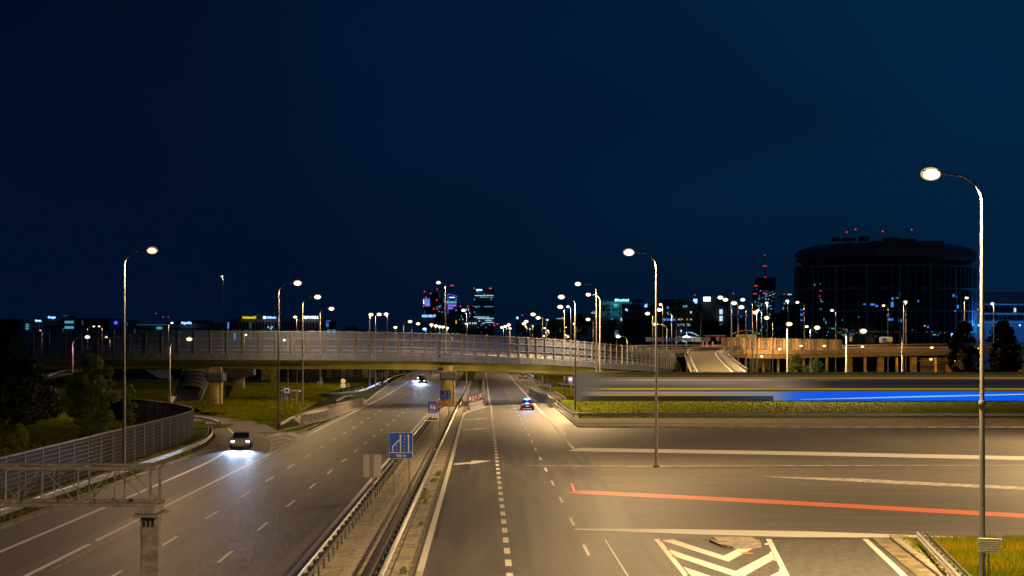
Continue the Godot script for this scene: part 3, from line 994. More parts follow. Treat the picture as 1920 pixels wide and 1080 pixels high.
func overpass() -> void:
	var key := [at(-260, 663.5, 237), at(0, 663.5, 235), at(300, 663.5, 235), at(500, 664, 236), at(700, 665, 240), at(840, 667.5, 247), at(950, 671, 254), at(1010, 673.5, 260), at(1080, 677.5, 268), at(1150, 682.5, 279), at(1205, 687, 291), at(1252, 692, 306), at(1278, 693.5, 330)]
	var pts := smooth(key, 2.29)
	var t := thing("overpass", "curved road overpass with olive girder crossing above the motorway", "bridge", Vector3(-5, 0, -247))
	var st := mb()
	sweep(st, pts, [Vector2(-0.55, -0.86), Vector2(0.0, -0.8), Vector2(0.05, 0.0), Vector2(-9.5, 0.0), Vector2(-9.5, -0.8), Vector2(-9.0, -0.86)].map(func(p): return Vector2(p.x - 0.05, p.y - 0.01)))
	obj("deck", st, M.concrete_dark, t)
	st = mb()
	sweep(st, pts, [Vector2(-8.0, -0.87), Vector2(-7.6, -2.15), Vector2(-1.3, -2.15), Vector2(-0.95, -1.72), Vector2(-1.5, -1.68), Vector2(-0.9, -0.87)].map(func(p): return p))
	obj("girder", st, M.girder, t)
	# dress panels of the edge
	var fp := resample(pts, 1.02)
	for i in mini(fp.size() - 1, 160):
		st = mb()
		var a: Vector3 = fp[i]
		var b: Vector3 = fp[i + 1]
		sweep(st, [a + (b - a) * 0.012, b - (b - a) * 0.012], [Vector2(0.02, -0.86), Vector2(0.11, -0.86), Vector2(0.13, 0.06), Vector2(0.02, 0.06)])
		obj("edge_panel", st, [M.fascia, M.fascia_b, M.fascia, M.fascia, M.fascia_b][(i * 3 + i / 4) % 5], t)
	for k in [[840.5, 12.6, 738, 247.0, 768.0], [405.0, 13.4, 0, 231.0, 772.0], [-60.0, 13.4, 0, 236.0, 771.0]]:
		var d: float = k[3]
		var b := at(k[0], k[4], d); b.y = 0.0
		st = mb()
		var w := 12.6 * d / F
		var py := 5.6
		for q in [0]:
			tube(st, [b, b + Vector3.UP * (py - 0.2)], [w * 1.02, w * 1.02], 28)
		var p := obj("pier", st, M.pier, t)
		st = mb()
		tube(st, [b + Vector3.UP * 0.001, b + Vector3.UP * 0.14], [w * 1.09, w * 1.09], 28)
		obj("pier_foot", st, M.black, p)
		st = mb()
		cham(st, b + Vector3.UP * 4.75, Vector3(w * 2.55, 1.35, w * 2.6), 0.22)
		obj("pier_collar", st, M.slate, t)
		obj("drain_pipe", tb(b + Vector3(w * 0.8, 0.1, w * 0.75), b + Vector3(w * 0.8, 6.0, w * 0.75), 0.06, 8), M.steel_dark, t)
		obj("bearing", bx(b + Vector3.UP * 5.75, Vector3(w * 1.5, 0.75, w * 1.5)), M.pier, t)
	# clear noise screen on the edge
	var s := thing("noise_screen", "clear ribbed noise screen standing on the edge of the overpass", "noise barrier", Vector3(-5, 7.9, -247))
	var H := 3.32
	for i in pts.size() - 6:
		var a: Vector3 = pts[i]
		var b: Vector3 = pts[i + 1]
		var r := side_of(pts, i)
		var bb := Basis(r, Vector3.UP, r.cross(Vector3.UP))
		st = mb()
		cham(st, a + Vector3.UP * (H / 2 + 0.05) - r * 0.12, Vector3(0.2, H - 0.02, 0.27), 0.02, bb)
		obj("post", st, M.post if i < 58 else M.post_light, s)
		var e := (b - a).normalized()
		for h in [0.06, 1.12, 2.2, H - 0.05]:
			st = mb()
			sweep(st, [a + e * 0.09 + Vector3.UP * h, b - e * 0.09 + Vector3.UP * h], rect(-0.17, -0.04, -0.07, 0.04))
			obj("rail", st, M.post_light, s)
		st = SurfaceTool.new()
		st.begin(Mesh.PRIMITIVE_TRIANGLES)
		var q := [a + e * 0.09 + Vector3.UP * 0.1, b - e * 0.09 + Vector3.UP * 0.1, b - e * 0.09 + Vector3.UP * (H - 0.1), a + e * 0.09 + Vector3.UP * (H - 0.1)]
		var uvs := [Vector2(0, 1), Vector2(3, 1), Vector2(3, 0), Vector2(0, 0)]
		var n = ((q[2] as Vector3) - q[0]).cross((q[1] as Vector3) - q[0]).normalized()
		var ord := [0, 1, 2, 0, 2, 3] if n.dot(r) > 0 else [0, 2, 1, 0, 3, 2]
		for o in ord:
			st.set_normal(r); st.set_uv(uvs[o]); st.add_vertex((q[o] as Vector3) - r * 0.13)
		obj("clear_panel", st, M.acrylic, s)
	# rails of the road on the deck
	var back := []
	var mid := []
	for i in range(0, pts.size() - 4, 2):
		var r := side_of(pts, i)
		back.append((pts[i] as Vector3) - r * 8.9)
		mid.append((pts[i] as Vector3) - r * 1.2)
	guard_rail("steel guard rail on the overpass just behind the clear screen", mid, -1.0, 2.29).set_meta("group", "overpass guard rails")
	guard_rail("steel guard rail along the far edge of the overpass deck", back, 1.0, 2.29).set_meta("group", "overpass guard rails")

func beyond_left() -> void:
	# second bridge far behind the overpass, its piers and its walls
	var t := thing("far_bridge", "dark road bridge on olive piers behind the overpass", "bridge", Vector3(-45, 0, -330))
	for k in [[449.0, 9.0, 738.0, 693.0], [1500.0, 0.0, 0.0, 0.0]]:
		if k[1] == 0.0: continue
		var d: float = 27900.0 / (k[2] - 650.0)
		var b := at(k[0], k[2], d)
		var w: float = k[1] * d / F
		obj("pier", bx(b + Vector3.UP * 2.2, Vector3(w * 2, 4.4, w * 2.4)), M.pier, t)
		var st := mb()
		sweep(st, [b + Vector3(0, 2.6, 1.2), b + Vector3(0, 2.6, -1.6)], [Vector2(-0.9, 0.35), Vector2(-0.2, 0), Vector2(0.5, 0.3), Vector2(2.9, 1.0), Vector2(2.9, 2.2), Vector2(-2.6, 2.2), Vector2(-2.6, 0.6)])
		obj("pier_head", st, M.slate, t)
	for k in [[516.0, 7.0, 722.0], [500.0, 9.0, 712.0]]:
		var d: float = 27900.0 / (k[2] - 650.0)
		var b := at(k[0], k[2], d)
		obj("pier", bx(b + Vector3.UP * 2.6, Vector3(k[1] * d / F * 2, 5.2, 2.4)), M.pier, t)
	obj("deck", bx(Vector3(-60, 6.1, -420), Vector3(120, 1.6, 10)), M.concrete_dark, t)
	# low walls with drawings near the far bank
	var w := thing("graffiti_wall", "grey far wall with dark graffiti strokes beyond the lawn", "wall", gp(640, 707))
	obj("wall_panel", bx(gp(575, 707) + Vector3.UP * 1.4, Vector3(9.0, 2.8, 0.4)), M.concrete_dark, w)
	for k in 7:
		obj("wall_panel", bx(gp(617 + k * 13.5, 708) + Vector3.UP * 1.4, Vector3(1.72 if k % 2 else 1.5, 2.8, 0.4)), [M.concrete, M.concrete_dark, M.girder][k % 3], w)
	for k in 4:
		var p := gp(672 + k * 3.0, 707) + Vector3(0, 1.0 + 0.3 * (k % 2), 0.25)
		obj("graffiti_stroke", tb(p, p + Vector3(0.5, 0.8 - 0.4 * (k % 3), 0), 0.06, 5), M.ink, w)
	var pw := thing("parapet_wall", "row of pale upright wall panels rising beside the far lanes", "wall", gp(712, 712))
	for k in 8:
		obj("panel", bx(gp(704 + k * 6.0, 713 - k * 1.9) + Vector3.UP * 0.9, Vector3(0.62, 1.8 + 0.1 * (k % 2), 0.3)), [M.kerb, M.concrete][k % 2], pw)
	var hw := thing("wing_wall", "pale blue grey sloping wing wall under the overpass", "wall", gp(298, 709))
	var st := mb()
	face(st, [at(270, 693, 300), at(316, 693, 300), at(324, 709, 300), at(301, 710, 300)], Vector3.BACK)
	face(st, [at(270, 693, 301), at(316, 693, 301), at(324, 709, 301), at(301, 710, 301)], Vector3.FORWARD)
	obj("slab", st, M.wall_pale, hw)
	# small side road on the left bank
	st = mb()
	ribbon(st, smooth([at(60, 712, 380), at(100, 703, 400), at(140, 696, 430), at(190, 690, 460)], 6.0), 7.0)
	struct("bank_road", st, M.concrete)
	guard_rail("far guard rail beside the pale road on the dark left bank", [at(88, 711, 375), at(108, 702, 400), at(142, 696, 425)], 1.0, 3.0)

func side_left() -> void:
	# slatted noise fence beside the ramp: straight, then turning away
	var path := [Vector3(-27.2, 0, -70), Vector3(-27.4, 0, -100), Vector3(-27.8, 0, -135), Vector3(-28.4, 0, -158), Vector3(-29.6, 0, -168), Vector3(-33.5, 0, -180), Vector3(-42, 0, -198), Vector3(-52, 0, -210)]
	var pts := resample(smooth(path, 1.0), 4.05)
	var t := thing("slatted_fence", "dark slatted noise fence curving behind the slip road", "fence", pts[5])
	var H := 2.72
	for i in pts.size():
		var r := side_of(pts, i)
		var bb := Basis(r, Vector3.UP, r.cross(Vector3.UP))
		var st := mb()
		cham(st, (pts[i] as Vector3) + Vector3.UP * (H / 2), Vector3(0.16, H, 0.16), 0.02, bb)
		obj("post", st, M.fence_post, t)
		if i == pts.size() - 1: break
		var a: Vector3 = pts[i]
		var b: Vector3 = pts[i + 1]
		var e := (b - a).normalized()
		st = mb()
		sweep(st, [a + e * 0.09, b - e * 0.09], rect(-0.03, 0.05, 0.03, H - 0.06))
		obj("panel", st, M.board, t)
		for k in 9:
			st = mb()
			sweep(st, [a + e * 0.085, b - e * 0.085], rect(0.032, 0.2 + 0.28 * k, 0.075, 0.25 + 0.28 * k))
			obj("slat", st, M.slat, t)
		st = mb()
		sweep(st, [a + e * 0.02, b - e * 0.02], rect(-0.08, H - 0.055, 0.09, H + 0.03))
		obj("cap_rail", st, M.fence_post, t)
	guard_rail("long guard rail between slip road and slatted fence", smooth([Vector3(-24.6, 0, -60), Vector3(-24.7, 0, -105), Vector3(-24.8, 0, -140), Vector3(-26.3, 0, -158), Vector3(-28.6, 0, -172)], 2.0), 1.0, 2.0, true)
	guard_rail("short brown guard rail across the bend below the round pier", [Vector3(-35, 0, -199), Vector3(-31.5, 0, -191), Vector3(-29.2, 0, -183)], 1.0, 2.0)
	var st := mb()
	sweep(st, smooth([Vector3(-23.95, 0, -50), Vector3(-23.95, 0, -140), Vector3(-25.2, 0, -158), Vector3(-28.5, 0, -176)], 3.0), rect(-0.45, 0, 0.1, 0.1))
	struct("gutter_strip", st, M.sand)
	# lawn beyond the ramp, rising to a mound
	st = mb()
	for i in 34:
		for j in 26:
			var q := []
			for c in [[0, 0], [1, 0], [1, 1], [0, 1]]:
				var x = -20.0 - (i + c[0]) * 2.2
				var d = 182.0 + (j + c[1]) * 9.0
				q.append(Vector3(x, lawn_left(x, -d), -d))
			var cx: float = (q[0].x + q[2].x) / 2.0
			var cd: float = -(q[0].z + q[2].z) / 2.0
			if cx > -24.0 and cd < 262.0: continue
			if cx > -25.0 - (cd - 262.0) * 0.02 - 1.5 and cd >= 262.0: continue
			if cd < 226.0 and cx > -46.0 + (226.0 - cd) * 0.42 and cx < -21.0 - (cd - 182.0) * 0.4: continue
			face(st, q, Vector3.UP)
	struct("lawn", st, M.lawn)
	tufts("lawn_grass", "tufts of yellow green grass covering the lawn by the bus shelter", scatter(xz([[-24.6, 196], [-24.6, 262], [-27, 262], [-29.5, 345], [-60, 345], [-60, 245], [-40, 226], [-33, 208]]), 22000, 31, lawn_left), 0.3, 32)
	tufts("dark_grass", "dim grass behind the slatted fence around the trees", scatter(xz([[-29.5, 92], [-29.5, 160], [-44, 196], [-75, 215], [-75, 150], [-45, 95]]), 9000, 33, func(_x, _z): return 0.0), 0.3, 34)
	tufts("shoulder_grass", "grass growing under the long guard rail of the slip road", scatter(xz([[-26.9, 72], [-24.5, 72], [-24.6, 140], [-27.5, 150]]), 2600, 35, func(_x, _z): return 0.0), 0.26, 36)
	# bus bay with its kerbs
	st = mb()
	flat(st, gpoly([[534, 776], [548, 785], [566, 797], [600, 790], [640, 776], [680, 762], [690, 750], [672, 746], [648, 753], [612, 762], [580, 768]], 0.03), 0.03)
	var bay := struct("bus_bay", st, M.slab)
	st = mb()
	sweep(st, [gp(530, 779, 0.03), gp(556, 782, 0.03), gp(585, 771, 0.03), gp(614, 761, 0.03), gp(650, 753.5, 0.03)], rect(-0.12, 0, 0.12, 0.14))
	obj("kerb", st, M.kerb, bay)
	obj("platform", sheet([[527, 779], [555, 781], [584, 770], [604, 763], [575, 763.5], [545, 769]], 0.12), M.sand, bay)
	st = mb()
	sweep(st, [gp(556, 813, 0), gp(575, 806, 0), gp(600, 795, 0), gp(566, 799, 0), gp(545, 804, 0), gp(515, 812, 0), gp(486, 813, 0)], rect(-0.1, 0, 0.1, 0.11))
	struct("kerb", st, M.kerb)
	barrier("long concrete barrier between bus bay and oncoming lanes", [gp(566, 797, 0.02), gp(580, 794.5, 0.02), gp(596, 791.5, 0.02), gp(612, 787.5, 0.02), gp(625, 782, 0.02), gp(634, 777, 0.02), gp(644, 772.5, 0.02), gp(654, 768.5, 0.02), gp(664, 764, 0.02), gp(679, 759, 0.02)], 1.15)
	st = mb()
	sweep(st, [gp(632, 783, 0.02), gp(650, 775, 0.02), gp(668, 767, 0.02)], rect(-0.12, 0, 0.12, 0.16))
	struct("kerb", st, M.concrete)
	guard_rail("bent guard rail end on the grass in front of the bus bay", smooth([gp(522, 806, 0), gp(533, 800, 0), gp(541, 795, 0), gp(551, 791, 0)], 1.0), 1.0, 1.3)
	guard_rail("short guard rail above the yellow marker behind the barrier", [gp(628, 759, 0.03), gp(644, 750, 0.03), gp(661, 748.5, 0.03), gp(667, 751.5, 0.03)], 1.0, 1.3)
	guard_rail("curved guard rail along the lawn with a shiny far end", smooth([gp(601, 743, 0.3), gp(630, 744, 0.3), gp(660, 741, 0.2), gp(680, 736.5, 0.1), gp(696, 729.5, 0.1), gp(709, 722.5, 0.1)], 3.0), 1.0, 2.6)
	guard_rail("far rising guard rail beside the pale parapet panels", smooth([gp(717, 722, 0.1), gp(729, 714, 0.1), gp(742, 708, 0.1), gp(760, 703, 0.1)], 6.0), 1.0, 4.0)
	# bus shelter
	var d := 236.0
	var b := at(543, 770, d)
	b.y = 0.1
	var s := thing("bus_shelter", "glass bus shelter with a pale roof on the platform", "bus shelter", b)
	var k := d / F
	for c in [[-14.5, 0.0], [-4.5, 0.0], [4.0, 0.0], [13.0, 0.0], [-14.5, -1.3], [13.0, -1.3]]:
		obj("post", bx(b + Vector3(c[0] * k, 1.25, c[1]), Vector3(0.1, 2.5, 0.1)), M.post_light, s)
	st = mb()
	cham(st, b + Vector3(0.1, 2.6, -0.5), Vector3(2.75, 0.2, 2.0), 0.05)
	obj("roof", st, M.steel, s)
	obj("roof_edge", bx(b + Vector3(0.1, 2.47, 0.42), Vector3(2.5, 0.1, 0.05)), M.red, s)
	obj("pane", bx(b + Vector3(0, 1.3, -1.32), Vector3(2.0, 1.9, 0.02)), M.pane, s)
	obj("pane", bx(b + Vector3(-14.5 * k, 1.3, -0.65), Vector3(0.02, 1.9, 1.15)), M.pane, s)
	obj("pane", bx(b + Vector3(13 * k, 1.3, -0.65), Vector3(0.02, 1.9, 1.15)), M.pane, s)
	obj("yellow_band", bx(b + Vector3(-0.6, 1.12, -1.28), Vector3(0.95, 0.22, 0.03)), M.yellow, s)
	obj("yellow_band", bx(b + Vector3(0.5, 1.3, -1.28), Vector3(0.95, 0.16, 0.03)), M.yellow, s)
	obj("bench", bx(b + Vector3(0, 0.48, -0.95), Vector3(1.7, 0.07, 0.4)), M.steel_dark, s)
	obj("timetable", bx(b + Vector3(-0.75, 1.55, -1.27), Vector3(0.4, 0.7, 0.03)), M.white, s)
	# covered stairs up to the overpass
	var bs := at(346, 765, 246.0); bs.y = 0.0
	var cs := thing("covered_stairs", "covered stairway with an arched ribbed canopy under the overpass", "stairs", bs)
	for i in 30:
		st = mb()
		cham(st, bs + Vector3(0.02 * i, 0.1 + 0.17 * i, -0.32 * i), Vector3(3.5, 0.2, 0.34), 0.02)
		obj("step", st, [M.slab_b, M.concrete_dark][i % 2], cs)
	for sx in [-1.0, 1.0]:
		st = mb()
		var a := bs + Vector3(sx * 1.95, 0.0, 0.3)
		var e := bs + Vector3(sx * 1.95 + 0.6, 5.0, -9.7)
		for z in [0.0]:
			face(st, [a, e, e + Vector3.UP * 0.95, a + Vector3.UP * 0.7], Vector3(sx, 0, 0))
			face(st, [a + Vector3(0.18, 0, 0), e + Vector3(0.18, 0, 0), e + Vector3(0.18, 0.95, 0), a + Vector3(0.18, 0.7, 0)], Vector3(sx, 0, 0))
			face(st, [a + Vector3.UP * 0.7, e + Vector3.UP * 0.95, e + Vector3(0.18, 0.95, 0), a + Vector3(0.18, 0.7, 0)], Vector3.UP)
			face(st, [a, a + Vector3(0.18, 0, 0), a + Vector3(0.18, 0.7, 0), a + Vector3(0, 0.7, 0)], Vector3.BACK)
		obj("side_wall", st, M.fascia, cs)
		obj("handrail", tb(a + Vector3.UP * 1.15, e + Vector3.UP * 1.9, 0.05), M.steel, cs)
		for i in 8:
			var p := a.lerp(e, (i + 0.5) / 8.0)
			obj("baluster", tb(p + Vector3.UP * 0.6, p + Vector3.UP * 1.6, 0.035, 6), M.steel, cs)
	for i in 8:
		var ctr := bs + Vector3(0.25 + 0.07 * i, 2.3 + 0.52 * i, -2.2 - 1.0 * i)
		var rib := []
		for j in 9:
			var w := PI * j / 8.0
			rib.append(ctr + Vector3(-cos(w) * 2.05, sin(w) * 0.85, 0))
		st = mb()
		tube(st, rib, [0.07], 6)
		obj("canopy_rib", st, M.steel_dark, cs)
		if i < 7:
			for j in 8:
				st = mb()
				var o := Vector3(0.07, 0.52, -1.0)
				var q := [rib[j], rib[j + 1], (rib[j + 1] as Vector3) + o, (rib[j] as Vector3) + o]
				face(st, q, (q[0] as Vector3) - ctr)
				obj("canopy_panel", st, M.concrete_dark, cs)
	st = mb()
	face(st, [at(422, 723, 244), at(437, 723, 243), at(424, 757, 243), at(420, 757, 244)], Vector3.BACK)
	face(st, [at(422, 723, 245), at(437, 723, 244.5), at(424, 757, 244.5), at(420, 757, 245)], Vector3.FORWARD)
	var sr := thing("stair_flank", "narrow sloping flank of a stair right beside the round pier", "stairs", at(422, 757, 244))
	obj("slab", st, M.concrete_dark, sr)
	obj("lit_post", tb(at(424, 693, 243.5), at(422, 757, 243.5), 0.12), M.steel, sr)
	st = mb()

func side_right() -> void:
	# real right-hand edge before and under the overpass
	guard_rail("guard rail beside the right edge that turns off along the side road", smooth([Vector3(11.3, 0, -256), Vector3(11.3, 0, -214), Vector3(11.7, 0, -206.5), Vector3(14, 0, -205.4), Vector3(24, 0, -205.2)], 1.0) + [Vector3(60, 0, -205), Vector3(110, 0, -204.5)], 1.0, 2.0)
	barrier("bluish concrete barrier beside the red tail lights", smooth([gp(993, 738, 0.02), gp(1002, 745, 0.02), gp(1016, 752, 0.02), gp(1029, 757, 0.02), gp(1033, 762, 0.02), gp(1038, 763.5, 0.02)], 4.0), 1.25)
	obj_bay_right()
	guard_rail("dark blue guard rail end at the far corner of the sandy bay", [gp(1008, 730, 0.02), gp(1020, 731, 0.02), gp(1034, 736, 0.02)], -1.0, 2.0)
	guard_rail("far guard rail curving along the grass under the overpass", smooth([gp(995, 706, 0.02), gp(1008, 715, 0.02), gp(1020, 719, 0.02), gp(1038, 724, 0.02)], 6.0), -1.0, 4.0)
	guard_rail("dark guard rail in front of the grass by the bus stop sign", [gp(1036, 724.5, 0.1), gp(1055, 726, 0.1), gp(1078, 726, 0.1)], 1.0, 3.0)
	var st := mb()
	for q in [[[1011, 723], [1040, 727], [1090, 729], [1090, 762], [1076, 762], [1062, 749], [1041, 735.5], [1018, 731]], [[1000, 703], [1012, 714], [1040, 721], [1090, 724], [1090, 702]]]:
		var poly := gpoly(q, 0.04)
		flat(st, poly, 0.04)
	struct("far_verge", st, M.lawn)
	tufts("far_verge_grass", "grass on the bank behind the sandy bay", scatter(gpoly([[1018, 731], [1040, 727], [1078, 729], [1076, 760], [1062, 747], [1041, 734.5]], 0.04), 2600, 41, func(_x, _z): return 0.04), 0.4, 42)
	tufts("far_bank_grass", "grass on the far bank below the overpass end", scatter(gpoly([[1016, 704], [1016, 713], [1040, 720], [1078, 723], [1078, 703]], 0.04), 1800, 43, func(_x, _z): return 0.04), 0.7, 44)
	# foreground corner: kerb, slab strip, rail and meadow
	st = mb()
	flat(st, xz([[14.7, 40], [17.5, 62], [18.75, 77.2], [60, 77.2], [60, 40]]), 0.022)
	struct("meadow", st, M.lawn)
	st = mb()
	sweep(st, [Vector3(14.9, 0, -40), Vector3(17.62, 0, -64.4), Vector3(18.85, 0, -77.1)], rect(-0.75, 0, 0.02, 0.06))
	var g := struct("gutter_strip", st, M.sand)
	st = mb()
	sweep(st, [Vector3(14.95, 0, -40), Vector3(17.67, 0, -64.4), Vector3(18.9, 0, -77.1)], rect(0, 0, 0.16, 0.16))
	obj("kerb", st, M.kerb, g)
	for k in 13:
		var f := k / 12.0
		var c := Vector3(18.0, 0.09, -64.4).lerp(Vector3(19.35, 0.09, -77.4), f)
		var bb := Basis.looking_at((Vector3(18.9, 0, -77.1) - Vector3(17.67, 0, -64.4)).normalized())
		st = mb()
		cham(st, c, Vector3(0.62, 0.1, 1.06), 0.02, bb)
		obj("kerb_slab", st, [M.slab_c, M.slab, M.slab_b][k % 3], g)
	guard_rail("double guard rail climbing past the white notice boards", [Vector3(15.8, 0, -50), Vector3(17.35, 0, -59.5), Vector3(19.55, 0, -73.7)], -1.0, 1.33, true)
	tufts("meadow_grass", "thick yellow green grass around the white notice boards", scatter(xz([[17.6, 58], [18.6, 61], [20.6, 77.0], [30, 77.0], [30, 56]]), 9000, 45, func(_x, _z): return 0.02), 0.34, 46)
	tufts("kerb_weeds", "weeds growing in the joints under the near double guard rail", scatter(xz([[17.7, 62], [18.1, 62], [19.75, 77.0], [19.3, 77.0]]), 500, 47, func(_x, _z): return 0.08), 0.2, 48)

func obj_bay_right() -> void:
	var bay := struct("sandy_bay", sheet([[996, 736], [1010, 732.5], [1041, 735.5], [1062, 749], [1052, 752], [1048, 760], [1037, 765], [1028, 756], [1008, 747]], 0.03), M.sand)
	var st := mb()
	sweep(st, [gp(1008, 733, 0.03), gp(1041, 735.5, 0.03), gp(1062, 749, 0.03), gp(1050, 753, 0.03)], rect(-0.15, 0, 0.15, 0.18))
	obj("kerb", st, M.kerb, bay)

# one long board of the added hoarding; its blurred colours fade along and glow
func board(t: Node, v0: float, v1: float, x0: float, x1: float, d: float, cols: Array, e: float, proud := 0.0) -> void:
	var g := Gradient.new()
	if x0 < 15.0:   # the end of the hoarding is bare grey
		cols[0] = [0.02, 88, 80, 68]
		cols.push_front([0.0, 84, 77, 66])
		for i in range(2, cols.size()): cols[i][0] = maxf(cols[i][0] * 0.8, 0.045 + 0.012 * i)
		cols[-1][0] = 1.0
	g.offsets = PackedFloat32Array(cols.map(func(c): return c[0]))
	g.colors = PackedColorArray(cols.map(func(c): return Color8(c[1], c[2], c[3])))
	var gt := GradientTexture2D.new()
	gt.gradient = g
	gt.width = 256; gt.height = 4
	var m := StandardMaterial3D.new()
	m.albedo_color = Color(0.35, 0.35, 0.35)
	m.albedo_texture = gt
	m.roughness = 0.6
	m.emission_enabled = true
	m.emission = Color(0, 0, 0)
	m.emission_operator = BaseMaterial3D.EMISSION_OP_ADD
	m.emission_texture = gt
	m.emission_energy_multiplier = e  # glow added so the boards stay bright where the lamps are too weak
	var ya := 9.0 - (v0 - 650.0) * d / F - 0.008
	var yb := 9.0 - (v1 - 650.0) * d / F + 0.008
	var st := mb()
	var z := -d + 0.12 + proud
	box(st, Vector3((x0 + x1) / 2, (ya + yb) / 2, z - 0.051), Vector3(x1 - x0 - 0.02, ya - yb, 0.1))
	var q := [Vector3(x0, ya, z), Vector3(x1, ya, z), Vector3(x1, yb, z), Vector3(x0, yb, z)]
	for i in [0, 1, 2, 0, 2, 3]:
		st.set_normal(Vector3.BACK)
		st.set_uv(Vector2(0.0 if i in [0, 3] else 1.0, 0.5))
		st.add_vertex(q[i])
	obj("board", st, m, t)

func stripes_wall() -> void:
	var d := 258.0
	var t := thing("added_glow_hoarding", "long added hoarding with soft stripes made to glow behind the grass bank", "hoarding", Vector3(14.2, 0.4, -d))  # made-up hoarding that carries the blurred colours, lit from within
	var x0 := (1130.0 - 908.0) * d / F
	var x9 := 104.0
	var e := 0.95
	x0 = 14.17
	var st := mb()
	obj("backing", bx(Vector3((x0 + x9) / 2, 2.35, -d - 0.07), Vector3(x9 - x0, 4.3, 0.14)), M.post, t)
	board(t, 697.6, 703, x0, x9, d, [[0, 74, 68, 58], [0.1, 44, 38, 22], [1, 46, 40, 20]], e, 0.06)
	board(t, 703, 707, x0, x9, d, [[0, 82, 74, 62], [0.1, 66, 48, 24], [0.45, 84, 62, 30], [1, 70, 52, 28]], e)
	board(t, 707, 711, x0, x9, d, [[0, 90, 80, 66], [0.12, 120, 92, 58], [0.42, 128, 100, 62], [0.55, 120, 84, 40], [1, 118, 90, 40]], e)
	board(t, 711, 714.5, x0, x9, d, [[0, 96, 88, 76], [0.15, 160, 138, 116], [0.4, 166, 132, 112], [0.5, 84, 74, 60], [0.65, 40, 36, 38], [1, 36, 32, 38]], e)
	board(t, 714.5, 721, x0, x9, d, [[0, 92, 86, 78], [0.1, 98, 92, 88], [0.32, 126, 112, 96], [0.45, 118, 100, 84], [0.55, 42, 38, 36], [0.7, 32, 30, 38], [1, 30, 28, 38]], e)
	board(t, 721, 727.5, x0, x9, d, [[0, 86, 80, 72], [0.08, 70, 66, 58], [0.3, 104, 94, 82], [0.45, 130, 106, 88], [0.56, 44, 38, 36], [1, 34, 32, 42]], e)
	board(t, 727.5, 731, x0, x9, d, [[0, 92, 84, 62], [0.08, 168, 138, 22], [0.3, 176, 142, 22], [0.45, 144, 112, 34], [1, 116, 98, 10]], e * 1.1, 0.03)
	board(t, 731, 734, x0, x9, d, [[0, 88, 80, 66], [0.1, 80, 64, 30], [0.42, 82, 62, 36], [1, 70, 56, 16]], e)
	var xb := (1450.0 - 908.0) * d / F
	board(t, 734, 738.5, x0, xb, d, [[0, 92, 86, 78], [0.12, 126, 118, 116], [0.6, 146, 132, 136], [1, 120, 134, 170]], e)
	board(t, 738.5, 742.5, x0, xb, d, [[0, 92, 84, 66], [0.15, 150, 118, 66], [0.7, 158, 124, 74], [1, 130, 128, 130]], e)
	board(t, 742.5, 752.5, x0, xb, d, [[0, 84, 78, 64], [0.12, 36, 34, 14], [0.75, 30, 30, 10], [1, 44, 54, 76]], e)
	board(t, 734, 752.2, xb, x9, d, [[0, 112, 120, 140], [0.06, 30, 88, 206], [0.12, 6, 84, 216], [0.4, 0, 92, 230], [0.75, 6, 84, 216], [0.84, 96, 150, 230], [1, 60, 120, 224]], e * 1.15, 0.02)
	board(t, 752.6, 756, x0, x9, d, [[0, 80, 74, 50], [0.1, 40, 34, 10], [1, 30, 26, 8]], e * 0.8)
	st = mb()
	var z := -d + 0.175
	for i in 14:   # thin pale streak on the blue board, given a glow
		var f0 := i / 14.0
		var f1 := (i + 1) / 14.0
		var u0 := lerpf(1500, 1920, f0)
		var u1 := lerpf(1500, 1920, f1)
		var w0 := 0.5 + 1.6 * sin(PI * minf(f0 * 1.2, 1.0) * 0.7)
		var w1 := 0.5 + 1.6 * sin(PI * minf(f1 * 1.2, 1.0) * 0.7)
		var q := []
		for k in [[u0, -w0 / 2, f0], [u1, -w1 / 2, f1], [u1, w1 / 2, f1], [u0, w0 / 2, f0]]:
			var p := at(k[0], lerpf(749.0, 739.0, k[2]) + k[1], d)
			p.z = z
			q.append(p)
		face(st, q, Vector3.BACK)
	obj("pale_streak", st, glow(0.6, 0.75, 1.0, 0.7), t)
	for k in 18:
		obj("stay", tb(Vector3(x0 + 5.0 * k, 0.3, -d - 2.2), Vector3(x0 + 5.0 * k, 3.6, -d - 0.2), 0.05, 6), M.steel_dark, t)

